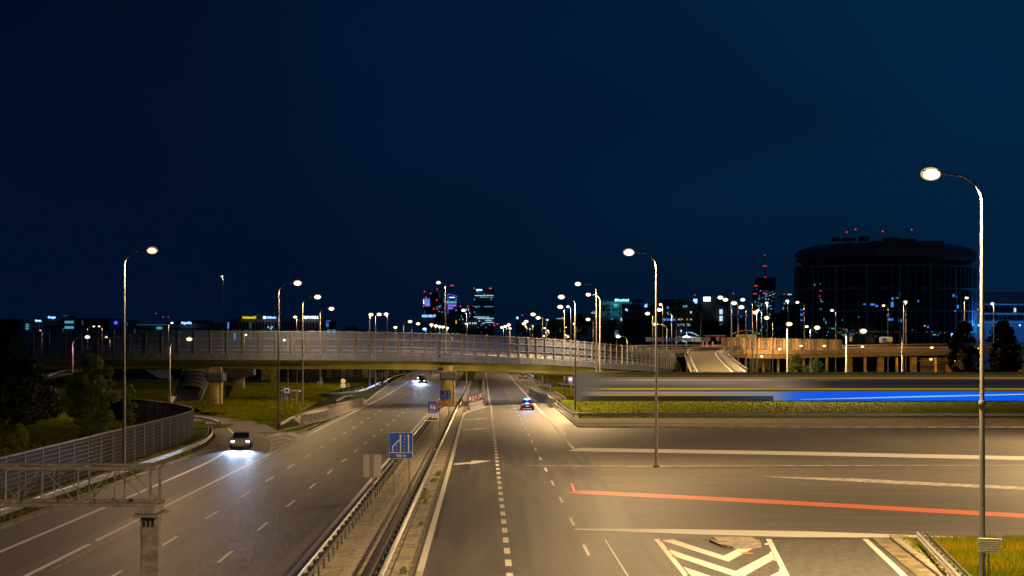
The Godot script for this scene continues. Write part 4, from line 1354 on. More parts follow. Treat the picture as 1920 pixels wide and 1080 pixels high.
func viaduct_and_ramp() -> void:
	# ramp that climbs to the viaduct
	var L := [at(1302, 700, 262), at(1296, 686, 275), at(1291, 672, 297), at(1289, 664, 318), at(1297, 658.5, 340), at(1320, 655.5, 356), at(1352, 654.5, 366)]
	var R := [at(1396, 700, 262), at(1378, 686, 276), at(1364, 673, 295), at(1356, 663.5, 318), at(1362, 657.8, 334), at(1372, 655.2, 348), at(1384, 654.0, 360)]
	var t := thing("ramp_bridge", "tan ramp with white edge lines climbing behind the hoarding", "bridge", Vector3(40, 0, -262))
	var l2 := smooth(L, 2.0)
	var r2 := smooth(R, 2.0)
	var n := 44
	var ll := []
	var rr := []
	for i in n + 1:
		ll.append(l2[i * (l2.size() - 1) / n])
		rr.append(r2[i * (r2.size() - 1) / n])
	var st := mb()
	var sb := mb()
	for i in n:
		face(st, [ll[i], rr[i], rr[i + 1], ll[i + 1]], Vector3.UP)
		var dn := Vector3.DOWN * 1.3
		face(sb, [ll[i] + dn, rr[i] + dn, rr[i + 1] + dn, ll[i + 1] + dn], Vector3.DOWN)
		face(sb, [ll[i], ll[i + 1], ll[i + 1] + dn, ll[i] + dn], Vector3.LEFT)
		face(sb, [rr[i], rr[i + 1], rr[i + 1] + dn, rr[i] + dn], Vector3.RIGHT)
	obj("roadway", st, M.ramp_road, t)
	obj("deck", sb, M.girder, t)
	for k in [[0.03, 0.055, 0.028, M.marking, "edge_line"], [0.74, 0.77, 0.028, M.marking, "edge_line"]]:
		st = mb()
		for i in n:
			var up = Vector3.UP * k[2]
			var a: Vector3 = ll[i].lerp(rr[i], k[0] + 0.03) + up
			var b: Vector3 = ll[i].lerp(rr[i], k[1] + 0.03) + up
			var c: Vector3 = ll[i + 1].lerp(rr[i + 1], k[1] + 0.03) + up
			var e: Vector3 = ll[i + 1].lerp(rr[i + 1], k[0] + 0.03) + up
			face(st, [a, b, c, e], Vector3.UP)
		obj(k[4], st, k[3], t)
	st = mb()
	sweep(st, ll, rect(-0.5, -0.3, 0.1, 0.22))
	obj("kerb", st, M.kerb, t)
	st = mb()
	sweep(st, rr, rect(-0.9, -0.3, 0.4, 0.2))
	obj("kerb", st, M.kerb, t)
	guard_rail("guard rail along the left edge of the climbing tan ramp", ll.map(func(p): return p + Vector3(-0.3, 0.1, 0)), 1.0, 2.0)
	guard_rail("guard rail along the right edge of the climbing tan ramp", rr.map(func(p): return p + Vector3(0.5, 0.1, 0)), -1.0, 2.0)
	# viaduct across the back
	var key := [at(1180, 657, 395), at(1260, 656, 395), at(1340, 656, 394), at(1400, 657.5, 390), at(1480, 658.5, 392), at(1600, 656, 400), at(1760, 653.5, 410), at(1960, 652, 424), at(2120, 651, 436)]
	var v := smooth(key, 4.0)
	var w := thing("viaduct", "long viaduct on yellow lit columns across the background", "bridge", Vector3(90, 0, -400))
	st = mb()
	sweep(st, v, [Vector2(-11, -0.2), Vector2(-11, 0.3), Vector2(0.2, 0.3), Vector2(0.25, -0.75), Vector2(-0.8, -0.8), Vector2(-1.5, -1.75), Vector2(-9.5, -1.75)])
	obj("deck", st, M.concrete, w)
	for k in 17:
		var u := [1402, 1435, 1463, 1511, 1555, 1627, 1687, 1760, 1846, 1420, 1490, 1600, 1660, 1722, 1790, 1880, 1930][k] as float
		var d := 396.0 + (0.0 if k < 9 else 8.0)
		var p := Vector3((u - 908) * d / F, 0, -d)
		obj("column", bx(p + Vector3(0, 3.1, -3.0 if k < 9 else -5.0), Vector3(0.55 if k < 9 else 1.6, 6.6, 0.7)), M.pier, w)
	st = mb()
	sweep(st, v.map(func(p): return p + Vector3(0, 0.3, -0.2)), rect(-0.12, 0.62, 0.0, 0.95))
	obj("parapet_rail", st, M.steel, w)
	st = mb()
	sweep(st, v.map(func(p): return p + Vector3(0, 0.3, -0.2)), rect(-0.12, 0.15, 0.0, 0.4))
	obj("parapet_rail", st, M.steel, w)
	for i in v.size():
		if i % 1 == 0: obj("parapet_post", bx((v[i] as Vector3) + Vector3(0, 0.75, -0.4), Vector3(0.14, 1.0, 0.14)), M.steel, w)
	for k in [[1352.0, 632.5, 1402.0, 651.0, 388.0], [1403.0, 633.0, 1578.0, 655.0, 390.0]]:
		var s := thing("panel_wall", "pale ribbed panel wall above the climbing ramp" if k[0] < 1400 else "long pink grey panel wall along the viaduct edge", "wall", at(k[0], k[3], k[4]))
		var u: float = k[0]
		var i := 0
		while u < k[2]:
			var a := at(u + 0.25, k[1] + (0.0 if k[0] < 1400 else (u - 1403) * 0.02), k[4])
			var b := at(minf(u + 5.6, k[2]), k[3] + (0.0 if k[0] < 1400 else (u - 1403) * 0.012), k[4])
			st = mb()
			cham(st, (a + b) / 2.0, Vector3(b.x - a.x, a.y - b.y, 0.16), 0.03)
			obj("panel", st, [M.concrete, M.fascia_b, M.kerb, M.slab][(i * 5) % 4], s)
			u += 5.85
			i += 1
	# warm-lit hall and its wall below the viaduct
	var h := thing("lit_hall", "amber lit low hall beneath the viaduct", "building", at(1428, 697, 415))
	obj("wall", bx(at(1425, 683, 418), Vector3(5.4, 4.4, 0.4)), M.concrete, h)
	obj("wall", bx(at(1770, 688, 418), Vector3(12, 4.6, 0.4)), M.concrete, h)
	st = mb()
	for i in 10:
		var a0 := PI * i / 10.0
		var a1 := PI * (i + 1) / 10.0
		var c := at(1428, 700, 417)
		face(st, [c, c + Vector3(cos(a0) * 2.0, sin(a0) * 1.3, 0.3), c + Vector3(cos(a1) * 2.0, sin(a1) * 1.3, 0.3)], Vector3.BACK)
	obj("arched_doorway", st, M.black, h)
	for k in 3:
		obj("stair_beam", tb(at(1726 + k * 6, 686 + k * 4, 414), at(1772 + k * 4, 690 - k * 8, 414), 0.12, 6), M.steel_dark, h)
	obj("ledge", bx(at(1770, 676, 417.5), Vector3(13, 0.3, 0.6)), M.girder, h)
	obj("ledge", bx(at(1425, 671, 417), Vector3(7, 0.3, 0.6)), M.girder, h)
	# shelters on the upper level
	var a := thing("arched_shelter", "shelter with an arched frame and bright white light inside", "shelter", at(1290, 641, 430))
	arch_roof(a, 1269, 1311, 630, 622, 430.0, M.pole)
	obj("back_panel", bx(at(1290, 635.5, 433), Vector3(4.6, 1.2, 0.1)), M.wall_pale, a)
	var lm := mb()
	blob(lm, at(1287, 632, 430.6), Vector3(0.95, 0.24, 0.3))
	obj("strip_lamp", lm, M.lens_white, a)
	var ol := OmniLight3D.new(); ol.name = "strip_light"
	a.add_child(ol, true)
	ol.global_position = at(1287, 632.8, 429.2); ol.light_energy = 60; ol.light_color = Color(0.6, 0.8, 1); ol.light_size = 0.3; ol.shadow_enabled = true; ol.omni_range = 200; ol.omni_attenuation = 2
	for u in [1271, 1283, 1297, 1309]: obj("post", bx(at(u, 635.5, 430), Vector3(0.14, 1.8, 0.14)), M.pole, a)
	var f := thing("flat_shelter", "flat roofed low shelter with a red fascia between the arches", "shelter", at(1340, 633, 430))
	obj("roof", bx(at(1340, 629.3, 430), Vector3(5.8, 0.18, 2.0)), M.concrete, f)
	obj("fascia", bx(at(1340, 631.0, 429.6), Vector3(4.4, 0.22, 0.1)), M.red, f)
	for u in [1323, 1358]: obj("post", bx(at(u, 634, 430), Vector3(0.16, 1.4, 0.16)), M.pole, f)
	var c2 := thing("vaulted_shelter", "dark shelter under a tan vaulted roof by the lamp cluster", "shelter", at(1397, 632, 430))
	arch_roof(c2, 1369, 1426, 628, 619, 430.0, M.sand)
	obj("back_panel", bx(at(1400, 630, 434), Vector3(5.6, 0.9, 0.1)), M.girder, c2)
	for u in [1372, 1424]: obj("post", bx(at(u, 631, 430), Vector3(0.2, 0.9, 0.2)), M.sand, c2)
	var hd := thing("hoarding_row", "row of small pale and blue hoardings by the bright shelter", "hoarding", at(1260, 641, 420))
	for k in 7: obj("panel", bx(at(1219 + k * 17.5, 636.5, 424), Vector3(2.2, 1.1, 0.08)), [M.wall_pale, M.concrete, M.sign_blue, M.concrete, M.wall_pale, M.sign_white, M.concrete][k], hd)

func arch_roof(t: Node, u0: float, u1: float, ve: float, vt: float, d: float, m: Material) -> void:
	for i in 12:
		var st := mb()
		var q := []
		for k in [[0, 0], [1, 0], [1, 1], [0, 1]]:
			var f: float = (i + k[0]) / 12.0
			var p := at(lerpf(u0, u1, f), ve - (ve - vt) * sin(PI * f), d)
			q.append(p + Vector3(0, 0, 1.5 - 3.0 * k[1]))
		face(st, q, Vector3.UP)
		face(st, q.map(func(p): return p + Vector3.DOWN * 0.12), Vector3.DOWN)
		face(st, [q[0], q[1], (q[1] as Vector3) + Vector3.DOWN * 0.12, (q[0] as Vector3) + Vector3.DOWN * 0.12], Vector3.BACK)
		obj("roof_panel", st, m, t)

# a far building: wall, roof edge and a grid of windows, some of them lit
func block(called: String, label: String, u0: float, u1: float, vt: float, d: float, wall: Material, cols := 0, rows := 0, lit := 0.0, lit_mats := ["win_white"], dark := true, group := "", vb := 652.0, deep := 0.0) -> Node3D:
	var a := at(u0, vt, d)
	var b := at(u1, vb, d)
	var t := thing(called, label, "building", Vector3((a.x + b.x) / 2, 0, -d), group)
	var dz := deep if deep > 0.0 else (b.x - a.x) * 0.5
	var st := mb()
	box(st, Vector3((a.x + b.x) / 2, a.y / 2, -d - dz / 2), Vector3(b.x - a.x, a.y, dz))
	obj("wall", st, wall, t)
	var px := d / F
	st = mb()
	box(st, Vector3((a.x + b.x) / 2, a.y + px * 0.4, -d - dz / 2), Vector3(b.x - a.x + px, px * 0.8, dz + px))
	obj("roof_edge", st, M.mullion, t)
	if cols > 0:
		var cw := (b.x - a.x) / cols
		var rh := (a.y - at(0, 640, d).y) / rows
		var wm := BoxMesh.new()
		wm.size = Vector3(cw * 0.52, rh * 0.62, px * 0.3)
		for i in cols:
			for j in rows:
				var on := rng.randf() < lit
				if not on and not dark: continue
				var p := Vector3(a.x + cw * (i + 0.5), a.y - rh * (j + 0.55), -d + px * 0.05)
				put("window_glow" if on else "window", wm, M[lit_mats[rng.randi() % lit_mats.size()]] if on else M.window_dark, Transform3D(Basis.IDENTITY, p), t)
	return t

func pixbox(called: String, u0: float, v0: float, u1: float, v1: float, d: float, m: Material, t: Node, deep := 1.0) -> void:
	plate(called, u0, v0, u1, v1, d, m, t, deep)

func beacon(u: float, v: float, d: float, t: Node, foot := 0.0, r := 1.25) -> void:
	var st := mb()
	var s := r * d / F
	blob(st, at(u, v, d), Vector3(s, s, s), 8, 6)
	obj("beacon_light", st, M.beacon_red, t)
	if foot > v: obj("mast", tb(at(u, foot, d + 0.5), at(u, v, d + 0.5), 0.22 * d / F, 5), M.mullion, t)

func city_left() -> void:
	rng.seed = 101
	block("apartment_building", "far dark block at the very edge behind the screen with one small cyan window", -20, 36, 598, 1400, M.wall_dark, 12, 4, 0.04, ["win_cyan"])
	var b := block("office_building", "far dark office with a small blue white rooftop name and lit stair windows", 36, 79, 601, 1300, M.wall_grey, 8, 4, 0.04, ["win_dim"])
	label_text("sign_letters", "Novec.", 72, 601.3, 4.0, 1295, M.neon_blue, b, 0.5, 0, 12)
	for v in [608.5, 612.5, 616.5]: pixbox("window_glow", 48.5, v - 1.3, 53.5, v + 1.3, 1299, M.win_cyan, b)
	b = block("office_building", "far wide office with two bright cyan floors and a blue rooftop name", 79, 215, 598, 1350, M.wall_dark, 26, 3, 0.03, ["win_dim"], false)
	pixbox("penthouse", 118, 592, 140, 598, 1352, M.wall_grey, b, 6)
	label_text("sign_letters", "Grupa", 97, 594.8, 4.2, 1345, M.neon_blue, b, 0.5, 0, 14)
	for k in 6:
		for v in [604.0, 614.0]: pixbox("window_glow", 121.5 + k * 2.8, v - 2.2, 123.8 + k * 2.8, v + 2.2, 1349, M.win_cyan, b)
	for v in [600, 609, 619]: pixbox("floor_band", 80, v - 0.6, 214, v + 0.6, 1349.4, M.wall_grey, b)
	pixbox("white_roof_sign", 118, 590.8, 126, 592.6, 1346, M.win_dim, b)
	b = block("office_building", "far low office with a round deep blue emblem on its front", 205, 255, 601, 1300, M.wall_grey, 10, 3, 0.03, ["win_dim"], false)
	var st := mb()
	tube(st, [at(217, 605, 1298), at(217, 605, 1297)], [1.3, 1.3], 14)
	obj("round_sign", st, M.neon_deep, b)
	b = block("depot_building", "far low flat building with long dim cyan window strips", 255, 322, 606, 1250, M.wall_grey)
	for k in 12: pixbox("window_glow", 257 + k * 4.8, 608, 261 + k * 4.8, 609.6, 1249, M.win_dim, b)
	for k in 3: pixbox("window_glow", 294 + k * 3.4, 613, 296.8 + k * 3.4, 617, 1249, M.win_cyan, b)
	for k in [[293, 587.5, 596], [306, 594.5, 600], [316, 594.5, 600]]: beacon(k[0], k[1], 2600, b, 0, 0.9)
	b = block("office_building", "far ribbed office under a glowing blue oval rooftop name", 322, 425, 607, 1200, M.wall_grey, 34, 1, 0.0)
	label_text("sign_letters", "Organika", 349.5, 605.3, 4.4, 1195, M.neon_blue, b, 0.5, 0, 19)
	pixbox("penthouse", 330, 601, 400, 607, 1215, M.wall_dark, b, 10)
	b = block("office_building", "long office with three illuminated rooftop names, one of them yellow", 425, 603, 599, 900, M.wall_grey, 30, 2, 0.05, ["win_dim", "win_blue"])
	pixbox("roof_screen", 449, 591.5, 528, 599, 903, M.wall_dark, b, 6)
	pixbox("roof_screen", 566, 594, 612, 599, 903, M.wall_dark, b, 6)
	label_text("sign_letters", "Continental", 466, 595.3, 4.3, 897, M.neon_yellow, b, 0.4, 0, 23)
	stroke("emblem", [[478, 592.5], [480, 595], [479, 598]], 0.8, 897, M.neon_yellow, b)
	pixbox("sign_square", 493.5, 593, 499, 597.6, 897, M.neon_white, b, 0.4)
	label_text("sign_letters", "100lecie", 509, 595.5, 4.0, 897, M.neon_blue, b, 0.4, 0, 17)
	label_text("sign_letters", "SEPHORA", 583, 595.3, 5.2, 897, M.neon_white, b, 0.4, 0, 28)
	label_text("sign_letters", "VELI", 484, 590.8, 2.6, 905, M.win_dim, b, 0.4, 0, 6)
	for k in [[503, 613.5], [510, 613], [508, 616]]: pixbox("window_glow", k[0] - 1, k[1] - 1.2, k[0] + 1, k[1] + 1.2, 898.6, M.win_white, b)
	b = block("glass_annex", "short glass annex with blue and violet lights beside the long office", 607, 629, 602, 930, M.wall_dark, 7, 3, 0.45, ["win_dim", "win_blue", "win_cyan"])
	pixbox("violet_edge", 609, 601.5, 620, 602.4, 927, M.neon_violet, b)
	block("warehouse", "far dark low sheds between the annex and the towers", 640, 760, 624, 1300, M.wall_dark, 24, 1, 0.1, ["win_dim"], false)

func city_middle() -> void:
	rng.seed = 202
	var D := 3000.0
	var t := thing("skyscraper", "dark skyscraper with a slanted top and red warning lights", "tower", at(818, 650, D))
	var prof := [[806, 652], [806, 556], [812, 549], [819, 546.5], [822, 548], [824, 558], [829, 562], [832, 574], [832, 652]]
	var st := mb()
	var poly := PackedVector2Array()
	for p in prof: poly.append(Vector2(at(p[0], p[1], D).x, at(p[0], p[1], D).y))
	var tri := Geometry2D.triangulate_polygon(poly)
	for z in [-D, -D - 30.0]:
		for i in range(0, tri.size(), 3):
			face(st, [Vector3(poly[tri[i]].x, poly[tri[i]].y, z), Vector3(poly[tri[i + 1]].x, poly[tri[i + 1]].y, z), Vector3(poly[tri[i + 2]].x, poly[tri[i + 2]].y, z)], Vector3(0, 0, 1 if z == -D else -1))
	for i in poly.size():
		var a := poly[i]
		var b := poly[(i + 1) % poly.size()]
		face(st, [Vector3(a.x, a.y, -D), Vector3(b.x, b.y, -D), Vector3(b.x, b.y, -D - 30), Vector3(a.x, a.y, -D - 30)], Vector3(b.y - a.y, a.x - b.x, 0) * -1.0)
	obj("wall", st, M.wall_dark, t)
	stroke("pale_edge", [[820, 545], [823, 548.5], [823.5, 559]], 0.7, D - 3, M.win_dim, t)
	for k in [[819.5, 542], [818.7, 562.3], [820, 579.5], [813.5, 579]]: beacon(k[0], k[1], D - 2, t)
	for k in [[824, 574], [820, 575.5], [824.5, 576.2], [826, 573], [823.5, 584], [829, 585]]: pixbox("window_glow", k[0] - 1.4, k[1] - 0.7, k[0] + 1.4, k[1] + 0.7, D - 2, M.win_cyan, t)
	t = block("skyscraper", "skyscraper with a violet blue lit crown at one corner", 795, 806.5, 560, 2900, M.wall_dark, 4, 8, 0.1, ["win_dim"])
	pixbox("lit_crown", 796.5, 560, 806, 566, 2896, M.win_blue, t)
	pixbox("lit_crown", 796.5, 566.2, 806, 574, 2896, M.neon_violet, t)
	pixbox("lit_edge", 793.8, 562, 795.2, 570, 2896, M.neon_white, t)
	for k in [[796, 546.7], [807.5, 550], [798.3, 558], [794, 561.3], [794, 574]]: beacon(k[0], k[1], 2890, t, 560)
	t = block("skyscraper", "skyscraper outlined by violet light with a sail shaped top", 839.5, 856.5, 557, 3000, M.wall_dark, 6, 12, 0.12, ["win_dim", "win_cyan"])
	stroke("outline_light", [[840, 588], [840, 551.5], [848, 552.5], [858, 556]], 0.8, 2994, M.neon_violet, t)
	stroke("outline_light", [[832, 561], [834.5, 566], [834.5, 587]], 0.8, 2994, M.neon_violet, t)
	pixbox("sign_bar", 842.3, 556.7, 852.6, 558.6, 2993, M.neon_blue, t)
	pixbox("lit_floors", 836, 564.3, 856, 569, 2993, M.win_cyan, t)
	pixbox("lit_floors", 840.5, 571, 855.6, 574.6, 2993, M.neon_violet, t)
	pixbox("lit_floors", 840.5, 576.2, 848, 579.8, 2993, M.neon_violet, t)
	for k in [[845.5, 535.5], [849.4, 535.5]]: beacon(k[0], k[1], 2990, t, 553)
	for k in [[834, 567], [849, 577.5], [863.5, 574.5], [877.5, 574.5], [877.3, 577.5], [886.3, 574.5], [833.5, 577.5]]: beacon(k[0], k[1], 2980, t)
	t = block("skyscraper", "tallest skyscraper with a white rooftop sign and bright floor strips", 888, 926, 544.5, 2800, mat(0.04, 0.06, 0.08, 0.5), 12, 20, 0.1, ["win_dim", "win_cyan", "win_blue"], false)
	pixbox("roof_sign", 892.8, 542.2, 904, 545.2, 2790, M.neon_blue, t)
	for k in [[889, 540.3], [918.5, 540.6], [920.5, 540.6], [926.7, 607], [926.7, 610.5], [932.5, 607.6]]: beacon(k[0], k[1], 2788, t)
	for k in [[890, 910, 554.2], [911, 925, 554.0], [900, 916, 557.2], [918, 925, 557.6], [889, 900, 574.8], [908, 925, 574.8], [888.5, 910, 594.4], [912, 917, 594.6], [895, 926, 597], [910, 922, 600.5], [911, 925, 604.3], [897, 900, 602], [904, 908, 606.3]]: pixbox("lit_floor", k[0], k[2] - 0.6, k[1], k[2] + 0.6, 2796, M.win_white if k[2] > 590 or k[2] < 556 else M.win_cyan, t)
	t = block("skyscraper", "lower far tower with scattered cyan windows beside the tallest one", 858, 888, 577, 2850, M.wall_dark, 14, 10, 0.25, ["win_cyan", "win_dim", "win_white"], false)
	t = block("skyscraper", "slim lattice tower standing against the tallest skyscraper", 881, 888, 575, 2780, M.wall_grey, 2, 12, 0.1, ["win_dim"])
	rng.seed = 203
	var b := block("office_building", "dark office block under a bold blue white company name", 787, 822, 597, 1000, M.wall_dark, 10, 4, 0.04, ["win_dim"], false)
	label_text("sign_letters", "ASSA ABLOY", 804, 592.5, 4.4, 996, M.neon_blue, b, 0.4, 0, 26)
	b = block("office_building", "wide dark office with setback top floor before the towers", 815, 861, 598, 950, M.wall_dark, 12, 4, 0.12, ["win_dim", "win_warm", "win_cyan"], false)
	pixbox("penthouse", 827, 590, 854, 598, 955, M.wall_grey, b, 12)
	b = block("office_building", "low dark office with a row of pale windows right of the towers", 861, 896, 601, 980, M.wall_dark)
	for k in [877, 881, 886, 889.5, 892.5, 867, 871]: pixbox("window_glow", k - 0.9, 604.5, k + 0.9, 607.6, 978, M.win_white if k > 875 else M.win_dim, b)
	for k in 9: pixbox("window_glow", 838 + k * 2.9, 624.6, 839.6 + k * 2.9, 625.8, 945, [M.win_warm, M.win_cyan, M.win_dim][k % 3], b)
	t = block("tower_block", "far slim tower with a bright cyan head over dark trees", 968, 972.5, 597, 2400, M.wall_dark)
	pixbox("lit_head", 968.3, 594, 972, 598, 2395, M.neon_blue, t)
	beacon(979, 591, 2390, t)
	b = block("apartment_building", "far dark block with a thin white and red roof light line", 1024, 1062, 599, 1500, M.wall_dark, 8, 3, 0.12, ["win_cyan", "win_dim"], false)
	pixbox("roof_light", 1044, 597, 1058, 597.8, 1495, M.win_white, b)
	pixbox("roof_light", 1054, 595, 1061, 596.3, 1495, M.beacon_red, b)
	pixbox("window_glow", 1025, 598.5, 1028, 601, 1495, M.neon_white, b)
	b = block("tower_block", "slim far tower with blue and white top lights between lamp poles", 1108.5, 1117, 586, 1500, M.wall_dark)
	for k in [[1109, 586], [1113, 586], [1109.5, 593], [1114, 595], [1110, 597]]: pixbox("window_glow", k[0], k[1], k[0] + 2.4, k[1] + 2, 1495, M.win_white if k[1] < 590 else M.win_blue, b)
	pixbox("roof_light", 1111, 583.5, 1116, 584.4, 1495, M.beacon_red, b)

func city_right() -> void:
	rng.seed = 303
	var b := block("hotel", "teal lit hotel with a round emblem and glowing name on top", 1123, 1184, 566, 800, M.wall_pale, 0, 0, 0, [], true, "", 640)
	for k in [[1133, 1135, 571, 584], [1139, 1144, 571, 576], [1139, 1144, 578, 583], [1139, 1144, 586, 592], [1150, 1158, 570, 581], [1161, 1164, 568, 581], [1166, 1169, 568, 581], [1171, 1173, 568, 581], [1176, 1178, 568, 581], [1161, 1164, 584, 592], [1125, 1129, 571, 576], [1125, 1129, 578, 583]]: pixbox("window", k[0], k[2], k[1], k[3], 798.6, M.window_dark, b)
	pixbox("roof_plant", 1122, 562, 1140, 566.5, 804, M.wall_dark, b, 8)
	pixbox("roof_plant", 1184, 561, 1203, 566, 815, M.wall_dark, b, 8)
	var st := mb()
	tube(st, [at(1155, 562.7, 797), at(1155, 562.7, 796.5)], [0.65, 0.65], 14)
	obj("round_sign", st, M.neon_cyan, b)
	label_text("sign_letters", "focushotel", 1168.5, 562.8, 4.6, 796, M.neon_cyan, b, 0.3, 0, 21)
	var l := OmniLight3D.new(); l.name = "sign_light"
	b.add_child(l, true)
	l.global_position = at(1162, 567, 786); l.light_energy = 46; l.light_color = Color(0.4, 0.95, 1); l.light_size = 1.5; l.shadow_enabled = true; l.omni_range = 200; l.omni_attenuation = 2
	b = block("hotel_wing", "lower stepped hotel wing with pale balconies", 1110, 1168, 592, 790, M.wall_dark, 0, 0, 0, [], true, "", 645)
	for v in [593, 605.5, 613]: pixbox("balcony_band", 1112, v - 0.9, 1168, v + 0.9, 788.5, M.wall_grey, b)
	pixbox("window_glow", 1163.8, 596, 1166.5, 601.5, 788, M.win_white, b)
	pixbox("window_glow", 1146, 597, 1149, 599, 788, M.win_blue, b)
	b = block("office_building", "dark office in front of the hotel with two small blue signs", 1169, 1237, 571, 760, M.wall_dark, 16, 6, 0.03, ["win_dim"])
	label_text("sign_letters", "al", 1211, 573, 6.0, 757, M.neon_blue, b, 0.3, 0, 5)
	label_text("sign_letters", "lq", 1174.6, 580.5, 4.0, 757, M.neon_blue, b, 0.3, 0, 4)
	b = block("office_building", "broad dark office with blue and yellow lit window rows", 1237, 1318, 562, 740, M.wall_dark, 0, 0, 0, [])
	for k in [[1252, 576.5], [1282, 574.5], [1287, 574], [1295.5, 585.5], [1252, 587.5], [1272, 609.5], [1282, 609.3], [1290, 609.5], [1292.5, 609], [1277, 620.5]]: pixbox("window_glow", k[0] - 1.1, k[1] - 2, k[0] + 1.1, k[1] + 2, 738.6, M.win_white if int(k[0]) % 2 else M.win_cyan, b)
	for k in [1244, 1247.5, 1252.5, 1257.5, 1261.5, 1264]: pixbox("window_glow", k - 1.5, 597.5, k + 1.5, 601, 738.6, M.win_blue, b)
	for k in [1273, 1278, 1288, 1295.8, 1277.5]: pixbox("window_glow", k - 1.2, 597.6 + (10.0 if k == 1277.5 else 0.0), k + 1.2, 600 + (9.0 if k == 1277.5 else 0.0), 738.6, M.win_warm, b)
	for k in 10:
		for j in 5: pixbox("window", 1240 + k * 7.6, 568 + j * 11.0, 1243.4 + k * 7.6, 573 + j * 11.0, 739, M.window_dark, b)
	pixbox("sign_panel", 1300.5, 560.5, 1307, 565.5, 737, M.neon_blue, b)
	pixbox("sign_panel", 1303, 566.5, 1307, 568.4, 737, M.neon_blue, b)
	beacon(1302.7, 553.3, 735, b, 562, 1.1)
	b = block("office_building", "black office slab with a big white screen on its roof", 1318, 1366, 558, 730, M.wall_dark, 0, 0, 0, [])
	pixbox("roof_screen", 1319, 556.5, 1332, 565, 727, M.neon_white, b, 0.5)
	for k in [[580, 589], [592.5, 602], [605.5, 610]]:
		pixbox("window_glow", 1349.3, k[0], 1351.8, k[1], 729, M.win_white if k[0] < 600 else M.win_dim, b)
		pixbox("window_glow", 1352.2, k[0], 1354.6, k[1], 729, M.win_white if k[0] < 600 else M.win_dim, b)
	beacon(1375.2, 550.4, 1500, b, 560)
	b = block("apartment_building", "low grey block with pale balcony bands behind the lamp cluster", 1369, 1402, 594, 700, M.wall_dark, 0, 0, 0, [])
	for v in [597, 609]: pixbox("balcony_band", 1369, v - 1.6, 1400, v + 1.6, 698.5, M.wall_grey, b)
	pixbox("window_glow", 1388, 592.5, 1390.4, 594.3, 698, M.win_blue, b)
	b = block("skyscraper", "lone skyscraper with a tall antenna and rows of red warning lights", 1414.5, 1452, 545, 2300, mat(0.04, 0.06, 0.08, 0.5), 11, 16, 0.12, ["win_dim", "win_cyan"], false)
	pixbox("upper_tower", 1418, 521, 1451, 545, 2300, mat(0.04, 0.06, 0.08, 0.5), b, 30)
	obj("antenna", tb(at(1434, 521, 2310), at(1434, 479, 2310), 0.5, 5), M.mullion, b)
	for k in [[1434, 478.5], [1431.5, 498.6], [1434, 498.6], [1436.7, 498.6], [1433.3, 520.2], [1435.6, 520.2], [1416, 536], [1418.4, 536], [1432.8, 535], [1435.2, 535], [1452, 535], [1413.7, 551], [1418, 550.6], [1432.5, 550.4], [1435.5, 550.4], [1452, 550.5]]: beacon(k[0], k[1], 2290, b, 0, 1.2 if k[1] > 519 else 0.9)
	for k in 26:
		var u := 1420 + (k * 37) % 31
		var v := 542 + (k * 23) % 20 if k < 16 else 556 + (k * 29) % 26
		pixbox("window_glow", u - 0.9, v - 0.6, u + 0.9, v + 0.6, 2292, [M.win_cyan, M.win_white, M.win_blue][k % 3], b)
	for k in [1421, 1424, 1427, 1442, 1445]: pixbox("window_glow", k - 1.2, 572.5, k + 1.2, 574, 2292, M.win_cyan, b)
	b = thing("canopy_building", "dark flat canopy building with a tiny lit roof sign beside the oval office", "building", at(1476, 650, 690))
	pixbox("wall", 1468, 572, 1490, 652, 690, M.wall_dark, b, 12)
	pixbox("canopy", 1461, 555.5, 1489, 557.6, 688, M.mullion, b, 10)
	pixbox("post", 1465, 557.6, 1466.4, 580, 688, M.mullion, b)
	pixbox("roof_sign", 1477, 551.3, 1484, 552.8, 686, M.win_white, b)
	beacon(1470.3, 551.2, 686, b, 555, 1.0)
	for k in [[1469.5, 577], [1468, 579], [1471, 569]]: pixbox("window_glow", k[0] - 1.2, k[1] - 1.2, k[0] + 1.2, k[1] + 1.2, 688.5, M.win_cyan, b)
	# long low building lit blue
	b = block("blue_lit_building", "long low building washed in blue light behind the dark trees", 1822, 1990, 569, 640, M.wall_pale, 0, 0, 0, [], true, "", 645)
	pixbox("upper_storey", 1818, 549, 1990, 568, 646, M.wall_dark, b, 20)
	for v in [571, 588.5, 604]: pixbox("ledge", 1826, v - 0.9, 1990, v + 0.9, 637.5, M.white, b, 1.6)
	for k in 9: pixbox("window", 1848 + k * 8.4, 592, 1853.5 + k * 8.4, 600, 638.8, M.window_dark, b)
	for k in 16: pixbox("window", 1828 + k * 9.6, 575, 1834.5 + k * 9.6, 585, 638.8, M.window_dark, b)
	pixbox("window_glow", 1901.5, 577.5, 1904.5, 585, 638, M.win_white, b)
	stroke("red_white_sign", [[1829, 575], [1834, 581]], 2.6, 636, M.win_white, b)
	for u in [1835, 1870, 1912, 1960]:
		st = mb()
		blob(st, at(u, 610, 628), Vector3(0.3, 0.3, 0.3))
		obj("flood_lamp", st, M.lens_blue, b)
		l = OmniLight3D.new(); l.name = "flood_light"
		b.add_child(l, true)
		l.global_position = at(u, 608.5, 628); l.light_energy = 36; l.light_color = Color(0.25, 0.55, 1); l.light_size = 0.4; l.shadow_enabled = true; l.omni_range = 100; l.omni_attenuation = 2

